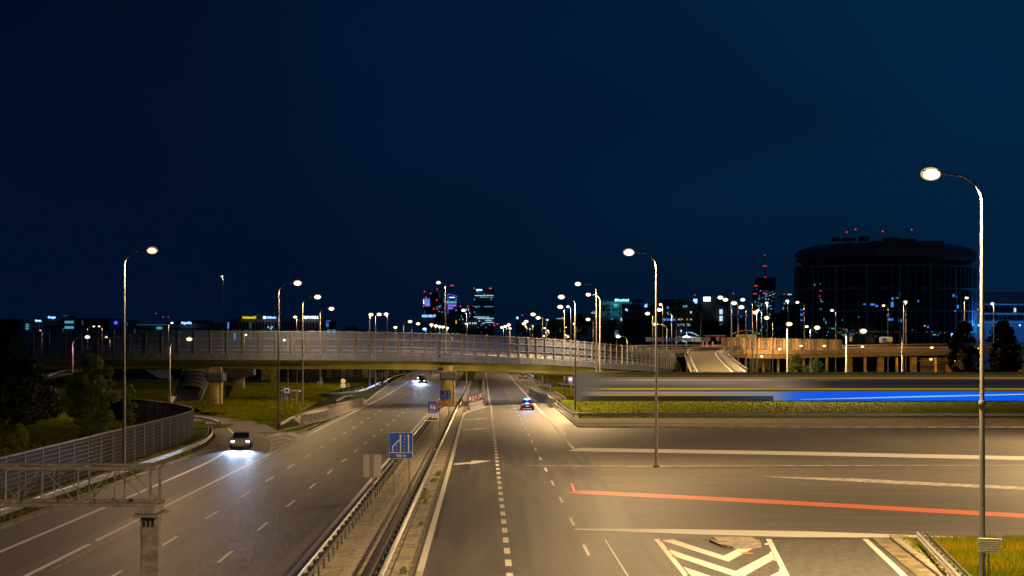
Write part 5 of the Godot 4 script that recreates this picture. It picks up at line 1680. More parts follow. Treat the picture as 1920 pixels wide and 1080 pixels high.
func oval_building() -> void:
	var zc := -640.0
	var xc := (1658.5 - 908.0) * 641.0 / F
	var a := 168.5 * 640.0 / F
	var b := 22.0
	var k := 618.0 / F   # metres per pixel at the front
	var yof := func(v): return 9.0 - (v - 650.0) * k
	var t := thing("oval_office", "big dark oval glass office with an overhanging rounded roof", "building", Vector3(xc, 0, zc))
	var pt := func(ph: float, s: float, y: float, out := 0.0) -> Vector3: return Vector3(xc + (a * s + out) * cos(ph), y, zc + (b * s + out) * sin(ph))
	var n := 36
	var rows := [497, 518.5, 540, 561, 582.5, 602.5, 622.5, 645]
	var st := mb()
	for i in n:   # inner dark core
		var p0 := TAU * i / n
		var p1 := TAU * (i + 1) / n
		face(st, [pt.call(p0, 0.985, 0.0), pt.call(p1, 0.985, 0.0), pt.call(p1, 0.985, yof.call(495)), pt.call(p0, 0.985, yof.call(495))], Vector3(cos(p0), 0, sin(p0)))
		face(st, [Vector3(xc, yof.call(495), zc), pt.call(p0, 1.0, yof.call(495)), pt.call(p1, 1.0, yof.call(495))], Vector3.UP)
	obj("core_wall", st, M.black, t)
	for j in 7:
		for i in n:
			var p0 := PI * (i + 0.06) / n
			var p1 := PI * (i + 0.94) / n
			var y0: float = yof.call(rows[j + 1] - 2.6)
			var y1: float = yof.call(rows[j] + (2.6 if j % 2 == 0 else 3.6))
			st = mb()
			face(st, [pt.call(p0, 1.0, y0), pt.call(p1, 1.0, y0), pt.call(p1, 1.0, y1), pt.call(p0, 1.0, y1)], Vector3(cos(p0), 0, sin(p0)))
			obj("glass_panel", st, M.dark_glass if (i * 7 + j * 5) % 4 else M.dark_glass_b, t)
	for j in 8:
		st = mb()
		var ring := []
		for i in n + 1: ring.append(pt.call(PI * i / n, 1.0, yof.call(rows[j])))
		sweep(st, ring, rect(-0.3, -0.28, 0.35, 0.28) if j % 2 == 0 else rect(-0.3, -0.5, 0.05, 0.5))
		obj("ledge", st, M.pilaster if j % 2 == 0 else M.black, t)
	for i in n + 1:
		var p := PI * i / n
		var big := i % 4 == 2
		var c: Vector3 = pt.call(p, 1.0, yof.call(571), 0.15)
		st = mb()
		box(st, c, Vector3(0.75 if big else 0.22, yof.call(495) - yof.call(646), 0.5), Basis(Vector3.UP, atan2(cos(p) / a, sin(p) / b)))
		obj("pilaster" if big else "mullion", st, M.pilaster, t)
	# neck and rounded roof
	var prof := [[0.93, 495], [0.93, 486], [0.985, 485.5], [1.0, 482], [1.008, 477], [1.0, 471], [0.97, 464.5], [0.9, 459], [0.78, 454], [0.62, 451], [0.0, 450]]
	for q in [[0, 1, M.dark_glass_b, "neck_glazing"], [1, 10, M.roof_metal, "rounded_roof"]]:
		st = mb()
		for j in range(q[0], q[1]):
			for i in 64:
				var p0 := TAU * i / 64.0
				var p1 := TAU * (i + 1) / 64.0
				var f := [pt.call(p0, prof[j][0], yof.call(prof[j][1])), pt.call(p1, prof[j][0], yof.call(prof[j][1])), pt.call(p1, prof[j + 1][0], yof.call(prof[j + 1][1])), pt.call(p0, prof[j + 1][0], yof.call(prof[j + 1][1]))]
				var dy: float = prof[j][1] - prof[j + 1][1]
				var up: float = (prof[j][0] - prof[j + 1][0]) * 30.0
				face(st, f, Vector3(cos(p0) * absf(dy) * 0.1, up, sin(p0) * absf(dy) * 0.1) if absf(up) > 0.01 else Vector3(cos(p0), 0, sin(p0)))
		obj(q[3], st, q[2], t)
	for i in 18:
		var p := PI * (i + 0.5) / 18.0
		obj("neck_post", bx(pt.call(p, 0.935, yof.call(490.5)), Vector3(0.25, 2.0, 0.3)), M.pilaster, t)
	# louvred middle of the roof
	st = mb()
	cham(st, Vector3(xc + 3.0, yof.call(468), zc + b * 0.93), Vector3(27, yof.call(452) - yof.call(484), 6), 0.4)
	obj("louvre_box", st, M.roof_metal, t)
	for i in 12:
		st = mb()
		var c := Vector3(xc - 9.5 + i * 2.3, yof.call(464), zc + b * 0.93 + 3.06)
		face(st, [c + Vector3(-1.0, 0.8, 0), c + Vector3(1.0, 0.8, 0), c + Vector3(0, -1.0, 0.05)], Vector3.BACK)
		obj("louvre", st, M.mullion, t)
	for i in 13: obj("louvre_post", bx(Vector3(xc - 10.0 + i * 2.1, yof.call(455.5), zc + b * 0.93 + 3.05), Vector3(0.2, 1.1, 0.2)), M.mullion, t)
	for q in [[1562, 1572, 446], [1580, 1600, 447], [1612, 1618, 444], [1622, 1628, 444], [1660, 1684, 446], [1690, 1714, 448]]: pixbox("roof_plant", q[0], q[2], q[1], 452, 625, M.mullion, t, 6)
	for q in [[1588, 435], [1604, 430], [1655, 434], [1709.5, 430.5]]: beacon(q[0], q[1], 624, t, 450, 1.3)
	# reflected lights in its glass, put in as small glowing panes
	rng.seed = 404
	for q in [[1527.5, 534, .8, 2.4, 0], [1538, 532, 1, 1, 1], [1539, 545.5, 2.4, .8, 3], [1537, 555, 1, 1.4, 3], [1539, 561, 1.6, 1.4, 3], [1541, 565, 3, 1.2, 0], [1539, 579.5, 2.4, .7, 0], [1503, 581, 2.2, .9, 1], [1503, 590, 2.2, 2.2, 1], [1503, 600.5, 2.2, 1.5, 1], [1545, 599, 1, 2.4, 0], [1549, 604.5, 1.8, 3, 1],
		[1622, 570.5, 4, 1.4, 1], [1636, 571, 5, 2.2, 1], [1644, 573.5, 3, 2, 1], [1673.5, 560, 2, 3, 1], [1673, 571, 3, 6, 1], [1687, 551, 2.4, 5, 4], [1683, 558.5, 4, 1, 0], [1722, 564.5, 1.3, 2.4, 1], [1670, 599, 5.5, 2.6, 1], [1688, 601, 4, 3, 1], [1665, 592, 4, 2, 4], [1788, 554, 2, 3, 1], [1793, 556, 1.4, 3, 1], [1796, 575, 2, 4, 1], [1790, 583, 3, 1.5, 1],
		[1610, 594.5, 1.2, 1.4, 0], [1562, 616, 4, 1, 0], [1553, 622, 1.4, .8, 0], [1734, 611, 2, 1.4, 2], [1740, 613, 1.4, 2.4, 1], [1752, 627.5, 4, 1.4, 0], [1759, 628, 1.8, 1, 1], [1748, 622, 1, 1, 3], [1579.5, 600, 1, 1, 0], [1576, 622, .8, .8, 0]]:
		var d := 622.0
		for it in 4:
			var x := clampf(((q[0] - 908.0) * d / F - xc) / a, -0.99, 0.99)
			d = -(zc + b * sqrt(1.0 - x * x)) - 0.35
		pixbox("window_glow", q[0] - q[2] * 0.8, q[1] - q[3] * 0.8, q[0] + q[2] * 0.8, q[1] + q[3] * 0.8, d, [M.win_cyan, M.win_blue, M.win_warm, M.beacon_dim, M.win_dim][q[4]], t, 0.1)
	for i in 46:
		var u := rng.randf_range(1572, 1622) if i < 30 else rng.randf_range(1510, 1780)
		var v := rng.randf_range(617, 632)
		pixbox("window_glow", u - 0.5, v - 0.5, u + 0.5, v + 0.5, 614.0, [M.win_white, M.win_warm, M.win_cyan][i % 3], t, 0.1)

func lamps() -> void:
	var R := "tall lamps along the lanes leading away"
	var L := "tall lamps along the oncoming lanes"
	# right-hand row
	lamp("biggest nearest street lamp, rising past the oval office from the grassy corner", 1745, 327, 1841.5, 61.5, 2100, "lens_warm", 0, R)
	lamp("tall street lamp just right of the bridge end, its pole on the side road", 1179, 473.5, 1230.5, 123, 1050, "lens_warm", 0, R)
	lamp("tall street lamp whose pole crosses the screen near its curved end", 1083.5, 532.5, 1118.5, 264, 3000, "lens_warm", 0, R)
	lamp("tall street lamp standing at the end panel of the striped hoarding", 1052.5, 557, 1078.5, 228, 1300, "lens_warm", 0, R)
	lamp("slimmer lamp just behind the pole near the curved screen end", 1103, 552.5, 1125, 268, 500, "lens_warm", 0, R, 0.85)
	lamp("lamp with a plain straight pole below two brighter ones", 1050.5, 575.5, 1058.5, 290, 500, "lens_warm", 0, R)
	lamp("small white lamp on a short bent arm over dark trees", 1065, 575, 1070.5, 330, 250, "lens_white", 0, R, 0.6)
	for k in [[999.5, 589.5, 1017, 352, "far lamp heading the descending row left of the trees"], [1009, 596, 1025, 400, "second far lamp in the descending row by the trees"], [986.5, 603, 999, 470, "far lamp of the pair near the slim cyan headed tower"], [982.5, 607, 994, 520, "lowest far lamp of the pair near the cyan headed tower"], [1102.5, 599, 1112.5, 430, "far lamp in front of the slim blue lit tower"]]:
		lamp(k[4], k[0], k[1], k[2], k[3], 300, "lens_warm", 0, R)
	lamp("lone lamp left of the tall pole before the dark office", 1214, 588, 1224, 380, 300, "lens_warm", 0, "lamps before the dark offices")
	lamp("round armed lamp before the broad dark office", 1236, 581, 1259.5, 330, 500, "lens_warm", 0, "lamps before the dark offices")
	lamp("topmost straight lamp right of the tall pole", 1238.5, 571, 1242.5, 400, 250, "lens_warm", 0, "lamps before the dark offices", 0.7)
	lamp("low lamp glowing beside the tall pole over the deck", 1229.5, 608, 1250.5, 330, 250, "lens_warm", 0, "lamps before the dark offices", 0.9)
	lamp("low lamp on a curved arm by the small billboard", 1159, 631, 1176, 345, 200, "lens_warm", 0, "lamps before the dark offices", 0.9)
	lamp("unlit tall lamp before the broad dark office, nearest its yellow windows", 1264.5, 566, 1267.5, 430, 0, "lens_off", 0, "unlit lamps", 0.5)
	lamp("unlit tall lamp rising behind the bright arched shelter", 1290.5, 561.5, 1287.5, 430, 0, "lens_off", 0, "unlit lamps", 0.5)
	lamp("unlit faint lamp before the black office slab", 1306, 583, 1313.5, 440, 0, "lens_off", 0, "unlit lamps", 0.5)
	# cluster by the ramp
	var C := "lamps clustered above the climbing ramp"
	lamp("leftmost topmost bright lamp of the cluster by the roof screen", 1350.5, 558, 1371, 300, 80, "lens_warm", 0, C)
	lamp("second bright lamp of the cluster just below the topmost", 1360, 562, 1384, 318, 60, "lens_warm", 0, C)
	lamp("cluster lamp on the thick pole rising from the ramp edge", 1372.5, 569, 1372, 290, 60, "lens_warm", 0, C)
	lamp("bright low cluster lamp above the vaulted shelter", 1390, 576, 1399, 300, 70, "lens_warm", 0, C)
	lamp("cluster lamp with a round arm before the lone skyscraper", 1392.5, 562, 1411, 330, 150, "lens_warm", 0, C, 0.9)
	lamp("cluster lamp between vaulted shelter and lone skyscraper", 1416, 586, 1419, 310, 200, "lens_warm", 0, C)
	lamp("small lamp just above its brighter neighbour by the skyscraper", 1421, 582, 1428, 420, 200, "lens_warm", 0, C, 0.6)
	lamp("lamp below the foot of the lone skyscraper", 1437.5, 596, 1449, 330, 200, "lens_warm", 0, C)
	lamp("small white lamp before the middle of the lone skyscraper", 1437.5, 568, 1438.5, 420, 200, "lens_white", 0, C, 0.7)
	# before the oval office
	var O := "lamps before the oval office"
	lamp("bright low lamp before the left edge of the oval office", 1475, 608, 1475.5, 265, 1500, "lens_warm", 0, O)
	lamp("bright lamp on a long bent arm before the oval office", 1532, 614.5, 1586.5, 266, 1500, "lens_warm", 0, O)
	lamp("brightest low lamp on the longest arm before the oval office", 1618.5, 621, 1691.5, 265, 1600, "lens_warm", 0, O, 1.15)
	lamp("small bluish lamp on a short pole between the two bent arms", 1512.5, 612.5, 1520, 300, 120, "lens_white", 0, O, 0.6)
	lamp("straight lamp beside the flat canopy building", 1476.2, 564.5, 1477.8, 420, 200, "lens_warm", 0, O, 0.8)
	lamp("lamp before the upper left corner of the oval office", 1495, 567, 1508, 430, 200, "lens_warm", 0, O, 0.8)
	lamp("small lamp in the lower left part of the oval office front", 1560, 582, 1566.8, 430, 200, "lens_warm", 0, O, 0.75)
	lamp("faint lamp before the middle of the oval office", 1656.5, 573, 1665, 450, 150, "lens_warm", 0, O, 0.7)
	lamp("left one of two lamps standing close together before the oval office", 1693.5, 566.5, 1694, 420, 200, "lens_warm", 0, O, 0.8)
	lamp("right one of two lamps standing close together before the oval office", 1697.5, 566, 1698.5, 424, 200, "lens_warm", 0, O, 0.8)
	lamp("lamp before the right edge of the oval office", 1807.5, 559, 1808, 420, 250, "lens_warm", 0, O, 0.8)
	lamp("lamp before the blue washed building", 1860.5, 569.5, 1863, 420, 250, "lens_warm", 0, O, 0.8)
	lamp("small sky blue lamp at the foot of the oval office", 1785, 626.5, 1784, 440, 60, "lens_blue", 0, O, 0.5)
	# unseen lamps added to light the foreground and side road, carrying the rows on
	lamp("unseen street lamp of the near row standing beside the viewer's overpass", 13000, -6700, 16600, 3.0, 2400, "lens_warm", 0, R)
	lamp("unseen added street lamp farther out along the wide side road", 2290, 460, 2420, 112, 2600, "lens_warm", 0, R)
	lamp("unseen added street lamp farthest out on the side road beyond the striped hoarding end", 2110, 505, 2230, 152, 2400, "lens_warm", 0, R)
	lamp("unseen street lamp of the dark row beside the nearest slatted fence", -420, 285, -520, 60, 110, "lens_pink", 0, L)
	lamp("unseen street lamp of the dark row just behind the slip road start", -18000, -6000, -23000, 3.4, 120, "lens_pink", 0, L)
	# amber lamps under the viaduct
	var A := "amber lamps beneath the viaduct"
	for k in [[1462, 654, 300, "broad amber lamp glaring under the end of the panel wall"], [1502, 648.5, 25, "amber lamp on the panel wall left of a bush"], [1545.5, 648.5, 25, "amber lamp near the right end of the panel wall"], [1617, 650, 30, "amber lamp under the brightest bent arm lamp"], [1747, 651.7, 30, "amber lamp on the viaduct edge above the lit wall"], [1833, 654, 30, "amber lamp left of the biggest lamp pole"], [1861.5, 654, 30, "amber lamp right of the biggest lamp pole"], [1745.5, 673.7, 260, "low pink amber lamp left on the lit wall"], [1788.5, 675.6, 260, "low pink amber lamp right on the lit wall"], [1869.5, 678.5, 60, "lowest amber lamp in the dark tree"], [1428, 668, 160, "amber lamp above the arched doorway of the lit hall"]]:
		var t := thing("wall_lamp", k[3], "lamp", at(k[0], k[1], 386), A)
		var d := 383.0
		var st := mb()
		blob(st, at(k[0], k[1], d), Vector3(0.36, 0.2, 0.25))
		obj("lamp_lens", st, M.lens_amber, t)
		st = mb()
		cham(st, at(k[0], k[1] - 2.2, d), Vector3(0.7, 0.12, 0.5), 0.03)
		obj("lamp_housing", st, M.steel_dark, t)
		obj("bracket", tb(at(k[0], k[1] - 2.6, d), at(k[0], k[1] - 2.6, d + 3.5), 0.05, 6), M.steel_dark, t)
		var l := OmniLight3D.new(); l.name = "lamp_light"
		t.add_child(l, true)
		l.global_position = at(k[0], k[1], d) + Vector3(0, -0.4, -0.3)
		l.light_energy = k[2] * 0.45; l.light_color = Color(1, 0.72, 0.38); l.light_size = 0.2; l.shadow_enabled = true; l.omni_range = 100; l.omni_attenuation = 2
	# left-hand row
	lamp("nearest tall lamp on the dark side, rising behind the slatted fence", 285.5, 470, 233, 121, 650, "lens_dim", 0, L)
	lamp("tall lamp standing on the grass by the bus bay", 558, 531, 522.3, 181, 340, "lens_warm", 0, L)
	lamp("tall lamp whose base stands beside the bus shelter", 595.5, 557, 567.3, 228, 480, "lens_warm", 0, L)
	lamp("tall lamp rising from the lawn behind the curved guard rail", 621.5, 579, 600, 312, 500, "lens_warm", 0, L)
	lamp("unlit looking thin mast lamp alone in the dark sky", 416.5, 518, 418.5, 330, 80, "lens_dim", 0, L, 0.5)
	lamp("low bent lamp inside the screen light right of the big left pole", 355, 636, 318.5, 205, 260, "lens_dim", 0, L, 0.9)
	lamp("low pinkish lamp on a bent arm over the round tree", 164, 632, 136, 210, 200, "lens_pink", 0, L, 0.75)
	lamp("slim lamp standing on the bridge deck before the dark towers", 822, 530, 835.5, 245, 350, "lens_warm", 7.9, L, 0.7)
	lamp("double lamp on paired masts beside the tallest skyscraper", 869, 582, 875, 330, 300, "lens_white", 0, L, 0.8)
	lamp("far lamp left of the long office's brightest rooftop name", 553.5, 594.5, 557, 400, 200, "lens_warm", 0, L, 0.8)
	var Q := "far lamps beyond the overpass"
	for k in [[695.5, 590, 693, 362, "left lamp of the three close together before the sheds"], [711, 589.5, 704, 356, "middle brightest lamp of the three before the sheds"], [724, 589, 726, 390, "right small lamp of the three before the sheds"], [769, 603, 757, 460, "lamp with a bent arm left of the bold company name"], [784, 607, 772, 480, "lamp just below and left of the bold company name"], [742, 614, 742.5, 560, "small lone lamp between three lamps and the company name"], [809, 609, 808, 520, "first of the five lamps in a falling row under the towers"], [817.5, 611, 816, 545, "second of the five lamps in a falling row under the towers"], [824.5, 612.5, 823, 570, "third of the five lamps in a falling row under the towers"], [831, 613, 829, 590, "fourth of the five lamps in a falling row under the towers"], [838.5, 615, 840, 620, "last of the five lamps in a falling row under the towers"], [941, 614, 944, 600, "leftmost lamp of the knot right of the tallest skyscraper"], [947.5, 612, 949.5, 560, "lower middle lamp of the knot right of the tallest skyscraper"], [954, 609, 955, 520, "topmost lamp of the knot right of the tallest skyscraper"], [956, 616, 956.5, 640, "lowest lamp of the knot right of the tallest skyscraper"]]:
		lamp(k[4], k[0], k[1], k[2], k[3], 150, "lens_warm", 0, Q, 0.95)
	lamp("bright sky blue lamp under the bold company name", 796, 617, 799, 640, 120, "lens_blue", 0, Q, 1.3)
	var P := "far faint lamps beyond the dark end of the screen"
	for k in [[79.5, 620, 79, 500, "pale lamp just topping the screen at its dark end"], [176, 612, 164, 420, "left lamp of the facing pair above the round tree"], [186, 612, 192, 420, "right lamp of the facing pair above the round tree"], [322.5, 605.5, 316, 430, "pale lamp left of the glowing oval rooftop name"], [199.5, 632, 207, 330, "pinkish lamp seen through the screen right of the facing pair"], [17.5, 631, 26, 340, "faint lamp behind the screen above the dark tree"], [461, 628, 458, 420, "lamp seen through the screen below the yellow rooftop name"], [533, 638, 540, 360, "bright cool lamp glowing through the screen by a tall pole"]]:
		lamp(k[4], k[0], k[1], k[2], k[3], 90, "lens_dim" if k[0] < 300 else "lens_warm", 0, P, 0.6)
	# rows of small far lamps low over the road
	var T := "tiny lamps low above the screen in the middle distance"
	for k in [[985.5, 612, 700, "tiny lamp lowest under the far pair"], [1021, 615, 620, "tiny lamp by the middle poles, highest of four"], [1027, 619.5, 640, "tiny lamp by the middle poles, second of four"], [1024, 623.5, 660, "tiny lamp by the middle poles, third of four"], [1020, 630, 640, "tiny lamp by the middle poles, lowest of four"], [1061, 614.5, 560, "tiny lamp beside the plain straight pole, upper"], [1060, 628.5, 560, "tiny lamp beside the plain straight pole, lower"], [1065, 631, 540, "tiny lamp just right of the plain straight pole's foot"], [1075, 606.5, 520, "tiny white lamp between two tall poles"], [874, 607, 560, "tiny lamp under the double masts"]]:
		lamp(k[3], k[0], k[1], k[0] + 2.5, k[2], 60, "lens_warm", 0, T, 0.6)

func post(t: Node, u: float, v0: float, v1: float, d: float, r := 0.04, m: Material = null) -> void:
	obj("post", tb(at(u, v0, d + 0.08), at(u, v1, d + 0.08), r, 10), m if m else M.steel, t)

func signs() -> void:
	# lane sign in the median
	var d := 98.6
	var t := thing("lane_sign", "large blue lane merge sign with a 100 m plate on two posts", "road sign", gp(752, 933))
	plate("sign_panel", 729.5, 811, 774.2, 848.3, d, M.sign_white, t, 0.03, 0.01)
	plate("sign_face", 730.3, 811.8, 773.4, 847.6, d - 0.012, M.sign_blue, t)
	plate("distance_panel", 729.5, 848.7, 774.2, 860, d, M.sign_white, t, 0.03, 0.01)
	plate("distance_face", 730.3, 849.4, 773.4, 859.2, d - 0.012, M.sign_blue, t)
	stroke("lane_arrow", [[736.3, 846.5], [736.3, 837], [750.5, 823.5]], 2.2, d - 0.032, M.sign_white, t)
	for u in [751.0, 766.0]:
		stroke("lane_arrow", [[u, 846.5], [u, 818]], 2.2, d - 0.032, M.sign_white, t)
		arrow_tip(u, 813.3, 5.2, d - 0.037, M.sign_white, t)
	for u in [743.8, 758.6]:
		for v in [816, 822, 828, 835, 841.5]:
			if u < 750 and v < 834: continue
			stroke("lane_dash", [[u, v], [u, v + 2.5]], 1.1, d - 0.032, M.sign_white, t)
	label_text("letters", "100 m", 752, 854.4, 5.0, d - 0.03, M.sign_white, t, 0.008)
	post(t, 738.2, 812, 933, d, 0.035)
	post(t, 767.2, 812, 933.5, d, 0.035)
	# back of a sign
	d = 85.3
	t = thing("reversed_sign", "grey back of a rectangular sign on one post in the median", "road sign", gp(699, 977))
	plate("panel", 681.2, 852, 715, 895, d, M.sign_back, t, 0.025, 0.008)
	plate("folded_rib", 694, 851.8, 701.5, 895.2, d - 0.03, M.sign_rib, t, 0.04, 0.01)
	plate("sticker", 709.5, 886.5, 713, 888.5, d - 0.015, M.yellow, t, 0.006)
	post(t, 699, 852, 977.5, d, 0.035)
	# farther lane sign
	d = 211.0
	t = thing("lane_sign", "smaller blue lane merge sign in front of the round yellow pier", "road sign", gp(841, 782))
	plate("sign_panel", 824.6, 731.7, 845.6, 749, d, M.sign_white, t, 0.03)
	plate("sign_face", 825.1, 732.2, 845.1, 748.5, d - 0.02, M.sign_blue, t)
	stroke("lane_arrow", [[828.2, 747.6], [828.2, 743.5], [834, 738]], 1.0, d - 0.05, M.sign_white, t)
	for u in [834.6, 841.6]:
		stroke("lane_arrow", [[u, 747.6], [u, 736]], 1.1, d - 0.05, M.sign_white, t)
		arrow_tip(u, 733.2, 3.0, d - 0.06, M.sign_white, t)
	for v in [734, 737, 740, 743, 746]: stroke("lane_dash", [[838.2, v], [838.2, v + 1]], 0.6, d - 0.05, M.sign_white, t)
	post(t, 841.3, 732, 782, d, 0.045)
	# end of motor road sign with a town plate
	d = 155.0
	t = thing("end_sign", "blue car sign struck out in red above a white skyline plate", "road sign", gp(811, 830))
	plate("sign_panel", 801.6, 751.6, 820.9, 774.8, d, M.sign_white, t, 0.03)
	plate("sign_face", 802.1, 752.1, 820.4, 774.3, d - 0.015, M.sign_blue, t)
	plate("car_symbol", 806, 762.2, 816.6, 766.6, d - 0.035, M.sign_white, t, 0.008)
	plate("car_symbol", 807.4, 758.6, 815.2, 762.2, d - 0.036, M.sign_white, t, 0.008)
	plate("car_symbol", 806.6, 766.6, 808.6, 768.4, d - 0.035, M.sign_white, t, 0.008)
	plate("car_symbol", 814, 766.6, 816, 768.4, d - 0.035, M.sign_white, t, 0.008)
	plate("windscreen_symbol", 808.6, 759.4, 814, 761.6, d - 0.042, M.sign_blue, t, 0.008)
	stroke("bridge_symbol", [[803.5, 773.6], [809, 770.6], [813, 770.6], [818.5, 773.6]], 0.7, d - 0.035, M.sign_white, t)
	stroke("red_bar", [[803.2, 773.6], [819.4, 752.9]], 1.9, d - 0.055, M.sign_red, t)
	plate("town_panel", 798.8, 775.1, 823.3, 789.4, d - 0.01, M.sign_white, t, 0.03)
	for k in 13: plate("skyline_symbol", 801 + k * 1.55, 787.2 - [2.2, 3.6, 2.6, 5.4, 6.2, 3.0, 2.4, 3.8, 3.0, 4.6, 3.2, 2.2, 3.0][k], 802.6 + k * 1.55, 787.4, d - 0.032, M.ink, t, 0.006)
	post(t, 811.2, 752, 830, d, 0.04)
	# speed limit
	d = 177.0
	t = thing("speed_sign", "round red rimmed 80 speed limit sign behind the struck out sign", "road sign", gp(824, 808))
	for k in [[8.4, M.sign_red, 0.0], [6.5, M.sign_white, 0.02]]:
		var st := mb()
		var c := at(825.6, 757.8, d - k[2])
		tube(st, [c, c + Vector3(0, 0, 0.03)], [k[0] * d / F, k[0] * d / F], 24)
		obj("rim" if k[2] == 0.0 else "disc", st, k[1], t)
	label_text("letters", "80", 825.6, 757.9, 7.0, d - 0.056, M.ink, t, 0.006, 0, 8.5)
	post(t, 824.3, 752, 808, d, 0.04)
	# red chevrons at the barrier nose
	for k in [[884, 747, 249, 760, "lowest left red chevron board at the curved barrier"], [895.2, 744, 252, 759, "middle red chevron board at the curved barrier"], [903.6, 741.3, 254, 757, "highest right red chevron board at the curved barrier"]]:
		d = k[2]
		t = thing("chevron_board", k[4], "road sign", at(k[0], k[3], d), "red chevron boards at the barrier")
		plate("panel", k[0] - 4, k[1] - 4, k[0] + 4, k[1] + 4, d, M.sign_white, t, 0.03)
		var st := mb()
		for s in [-1.0, 1.0]:
			face(st, [at(k[0] - 2.6, k[1] + 4 * s, d - 0.03), at(k[0] + 0.6, k[1] + 4 * s, d - 0.03), at(k[0] + 3.6, k[1], d - 0.03), at(k[0] + 0.2, k[1], d - 0.03)], Vector3.BACK)
		obj("chevron", st, M.sign_red, t)
		post(t, k[0], k[1] - 3, k[3] + 1.5, d, 0.04)
	# delineators on guard rails
	for k in [[815.6, 848, 132, 5.4, "red and white marker on the rail beside the block dashes"], [871.3, 726.5, 300, 2.6, "small red and white marker by the round pier's rail"], [1071.3, 764.5, 230, 3.2, "red and white marker on the rail by the hoarding"], [1032, 729.5, 320, 3.0, "red and white marker on the bank right of the bay"], [709.8, 719.5, 380, 3.0, "left red and white marker at the shiny rail end"], [712.8, 719, 384, 3.4, "right red and white marker at the shiny rail end"], [679.6, 728.5, 330, 2.2, "red topped marker on the lawn rail"], [542.4, 788.5, 196, 2.0, "orange marker on the bent guard rail end"], [1048, 720, 390, 2.4, "left far white marker on the grass bank"], [1055.5, 720, 392, 2.4, "right far white marker on the grass bank"]]:
		d = k[2]
		t = thing("marker_post", k[4], "marker", at(k[0], k[1] + k[3], d), "red and white marker posts")
		plate("post", k[0] - k[3] * 0.3, k[1] - k[3], k[0] + k[3] * 0.3, k[1] + k[3], d, M.sign_white, t, 0.08)
		plate("red_band", k[0] - k[3] * 0.32, k[1] - k[3] * 0.35, k[0] + k[3] * 0.32, k[1] + k[3] * 0.35, d - 0.02, M.sign_red, t, 0.08)
	for k in [[1318, "left"], [1325.5, "middle"], [1336.5, "right"]]:
		d = 352.0
		t = thing("beacon_board", "%s red and white striped beacon board at the top of the ramp" % k[1], "road sign", at(k[0], 653, d), "striped beacon boards on the ramp")
		plate("panel", k[0] - 1.6, 640.5, k[0] + 1.6, 651.5, d, M.sign_white, t, 0.06)
		for j in 3: stroke("stripe", [[k[0] - 1.1, 642.2 + j * 3.6], [k[0] + 1.1, 644.2 + j * 3.6]], 1.6, d - 0.05, M.sign_red, t)
		plate("foot", k[0] - 2, 651.5, k[0] + 2, 653, d, M.rubber, t, 0.5)
	for k in [[1301, 637, "red chevron board beside the bright arched shelter"], [1346.8, 635.5, "red chevron board before the ribbed panel wall"]]:
		d = 384.0
		t = thing("chevron_board", k[2], "road sign", at(k[0], 652, d))
		plate("panel", k[0] - 3.6, k[1] - 3.4, k[0] + 3, k[1] + 3.4, d, M.sign_white, t, 0.03)
		var st := mb()
		for s in [-1.0, 1.0]:
			face(st, [at(k[0] - 1.0, k[1] + 3 * s, d - 0.06), at(k[0] + 1.0, k[1] + 3 * s, d - 0.06), at(k[0] + 2.8, k[1], d - 0.06), at(k[0] + 0.8, k[1], d - 0.06)], Vector3.BACK)
		obj("chevron", st, M.sign_red, t)
		post(t, k[0], k[1], 652, d, 0.05)
	# bus stop signs
	for k in [[532, 726, 543.6, 741.2, 231.0, 771.0, "blue bus stop sign standing before the glass shelter"], [1065, 706.3, 1074, 718, 297.0, 744.0, "blue bus stop sign on the bank beside the hoarding end"]]:
		d = k[4]
		t = thing("bus_stop_sign", k[6], "road sign", at(k[0], k[5], d))
		plate("panel", k[0], k[1], k[2], k[3], d, M.sign_blue, t, 0.04)
		plate("white_field", k[0] + 1.4, k[1] + 1.7, k[2] - 1.4, k[3] - 4.6, d - 0.03, M.sign_white, t)
		plate("bus_symbol", k[0] + 2.8, k[1] + 4.8, k[2] - 2.8, k[3] - 7.2, d - 0.055, M.ink, t, 0.02)
		plate("bus_symbol", k[0] + 3.6, k[1] + 4.0, k[2] - 3.4, k[1] + 4.8, d - 0.055, M.ink, t, 0.02)
		for s in [4.0, 7.2]: plate("wheel_symbol", k[0] + s, k[3] - 7.2, k[0] + s + 1.0, k[3] - 6.5, d - 0.056, M.ink, t, 0.02)
		if k[0] > 1000: stroke("red_mark", [[1068, 714.5], [1072, 717.2]], 1.2, d - 0.05, M.sign_red, t)
		post(t, (k[0] + k[2]) / 2.0 + (0.0 if k[0] < 1000 else 1.8), k[1], k[5], d, 0.06)
	# backs of signs on the lawn
	d = 318.0
	t = thing("reversed_sign", "round pale sign back above two small square plates on the lawn", "road sign", at(643.5, 738, d))
	var s0 := mb()
	tube(s0, [at(643.5, 714.6, d), at(643.5, 714.6, d) + Vector3(0, 0, 0.04)], [0.47, 0.47], 20)
	obj("disc", s0, M.sign_white, t)
	plate("panel", 638.8, 719.4, 648, 723, d, M.sign_white, t)
	plate("panel", 638.8, 723.4, 648, 727, d, M.sign_white, t)
	post(t, 643.4, 712, 738, d)
	d = 300.0
	t = thing("reversed_sign", "triangular grey sign back on the lawn near the guard rail", "road sign", at(653, 743, d))
	s0 = mb()
	for z in [0.0, 0.03]: face(s0, [at(648.5, 725.4, d) + Vector3(0, 0, z), at(657.7, 725.4, d) + Vector3(0, 0, z), at(653, 716.6, d) + Vector3(0, 0, z)], Vector3(0, 0, 1 if z > 0 else -1))
	obj("panel", s0, M.sign_back, t)
	post(t, 653, 718, 743, d)
	t = thing("reversed_sign", "dim square sign back behind the pole on the lawn", "road sign", at(600, 735, 345))
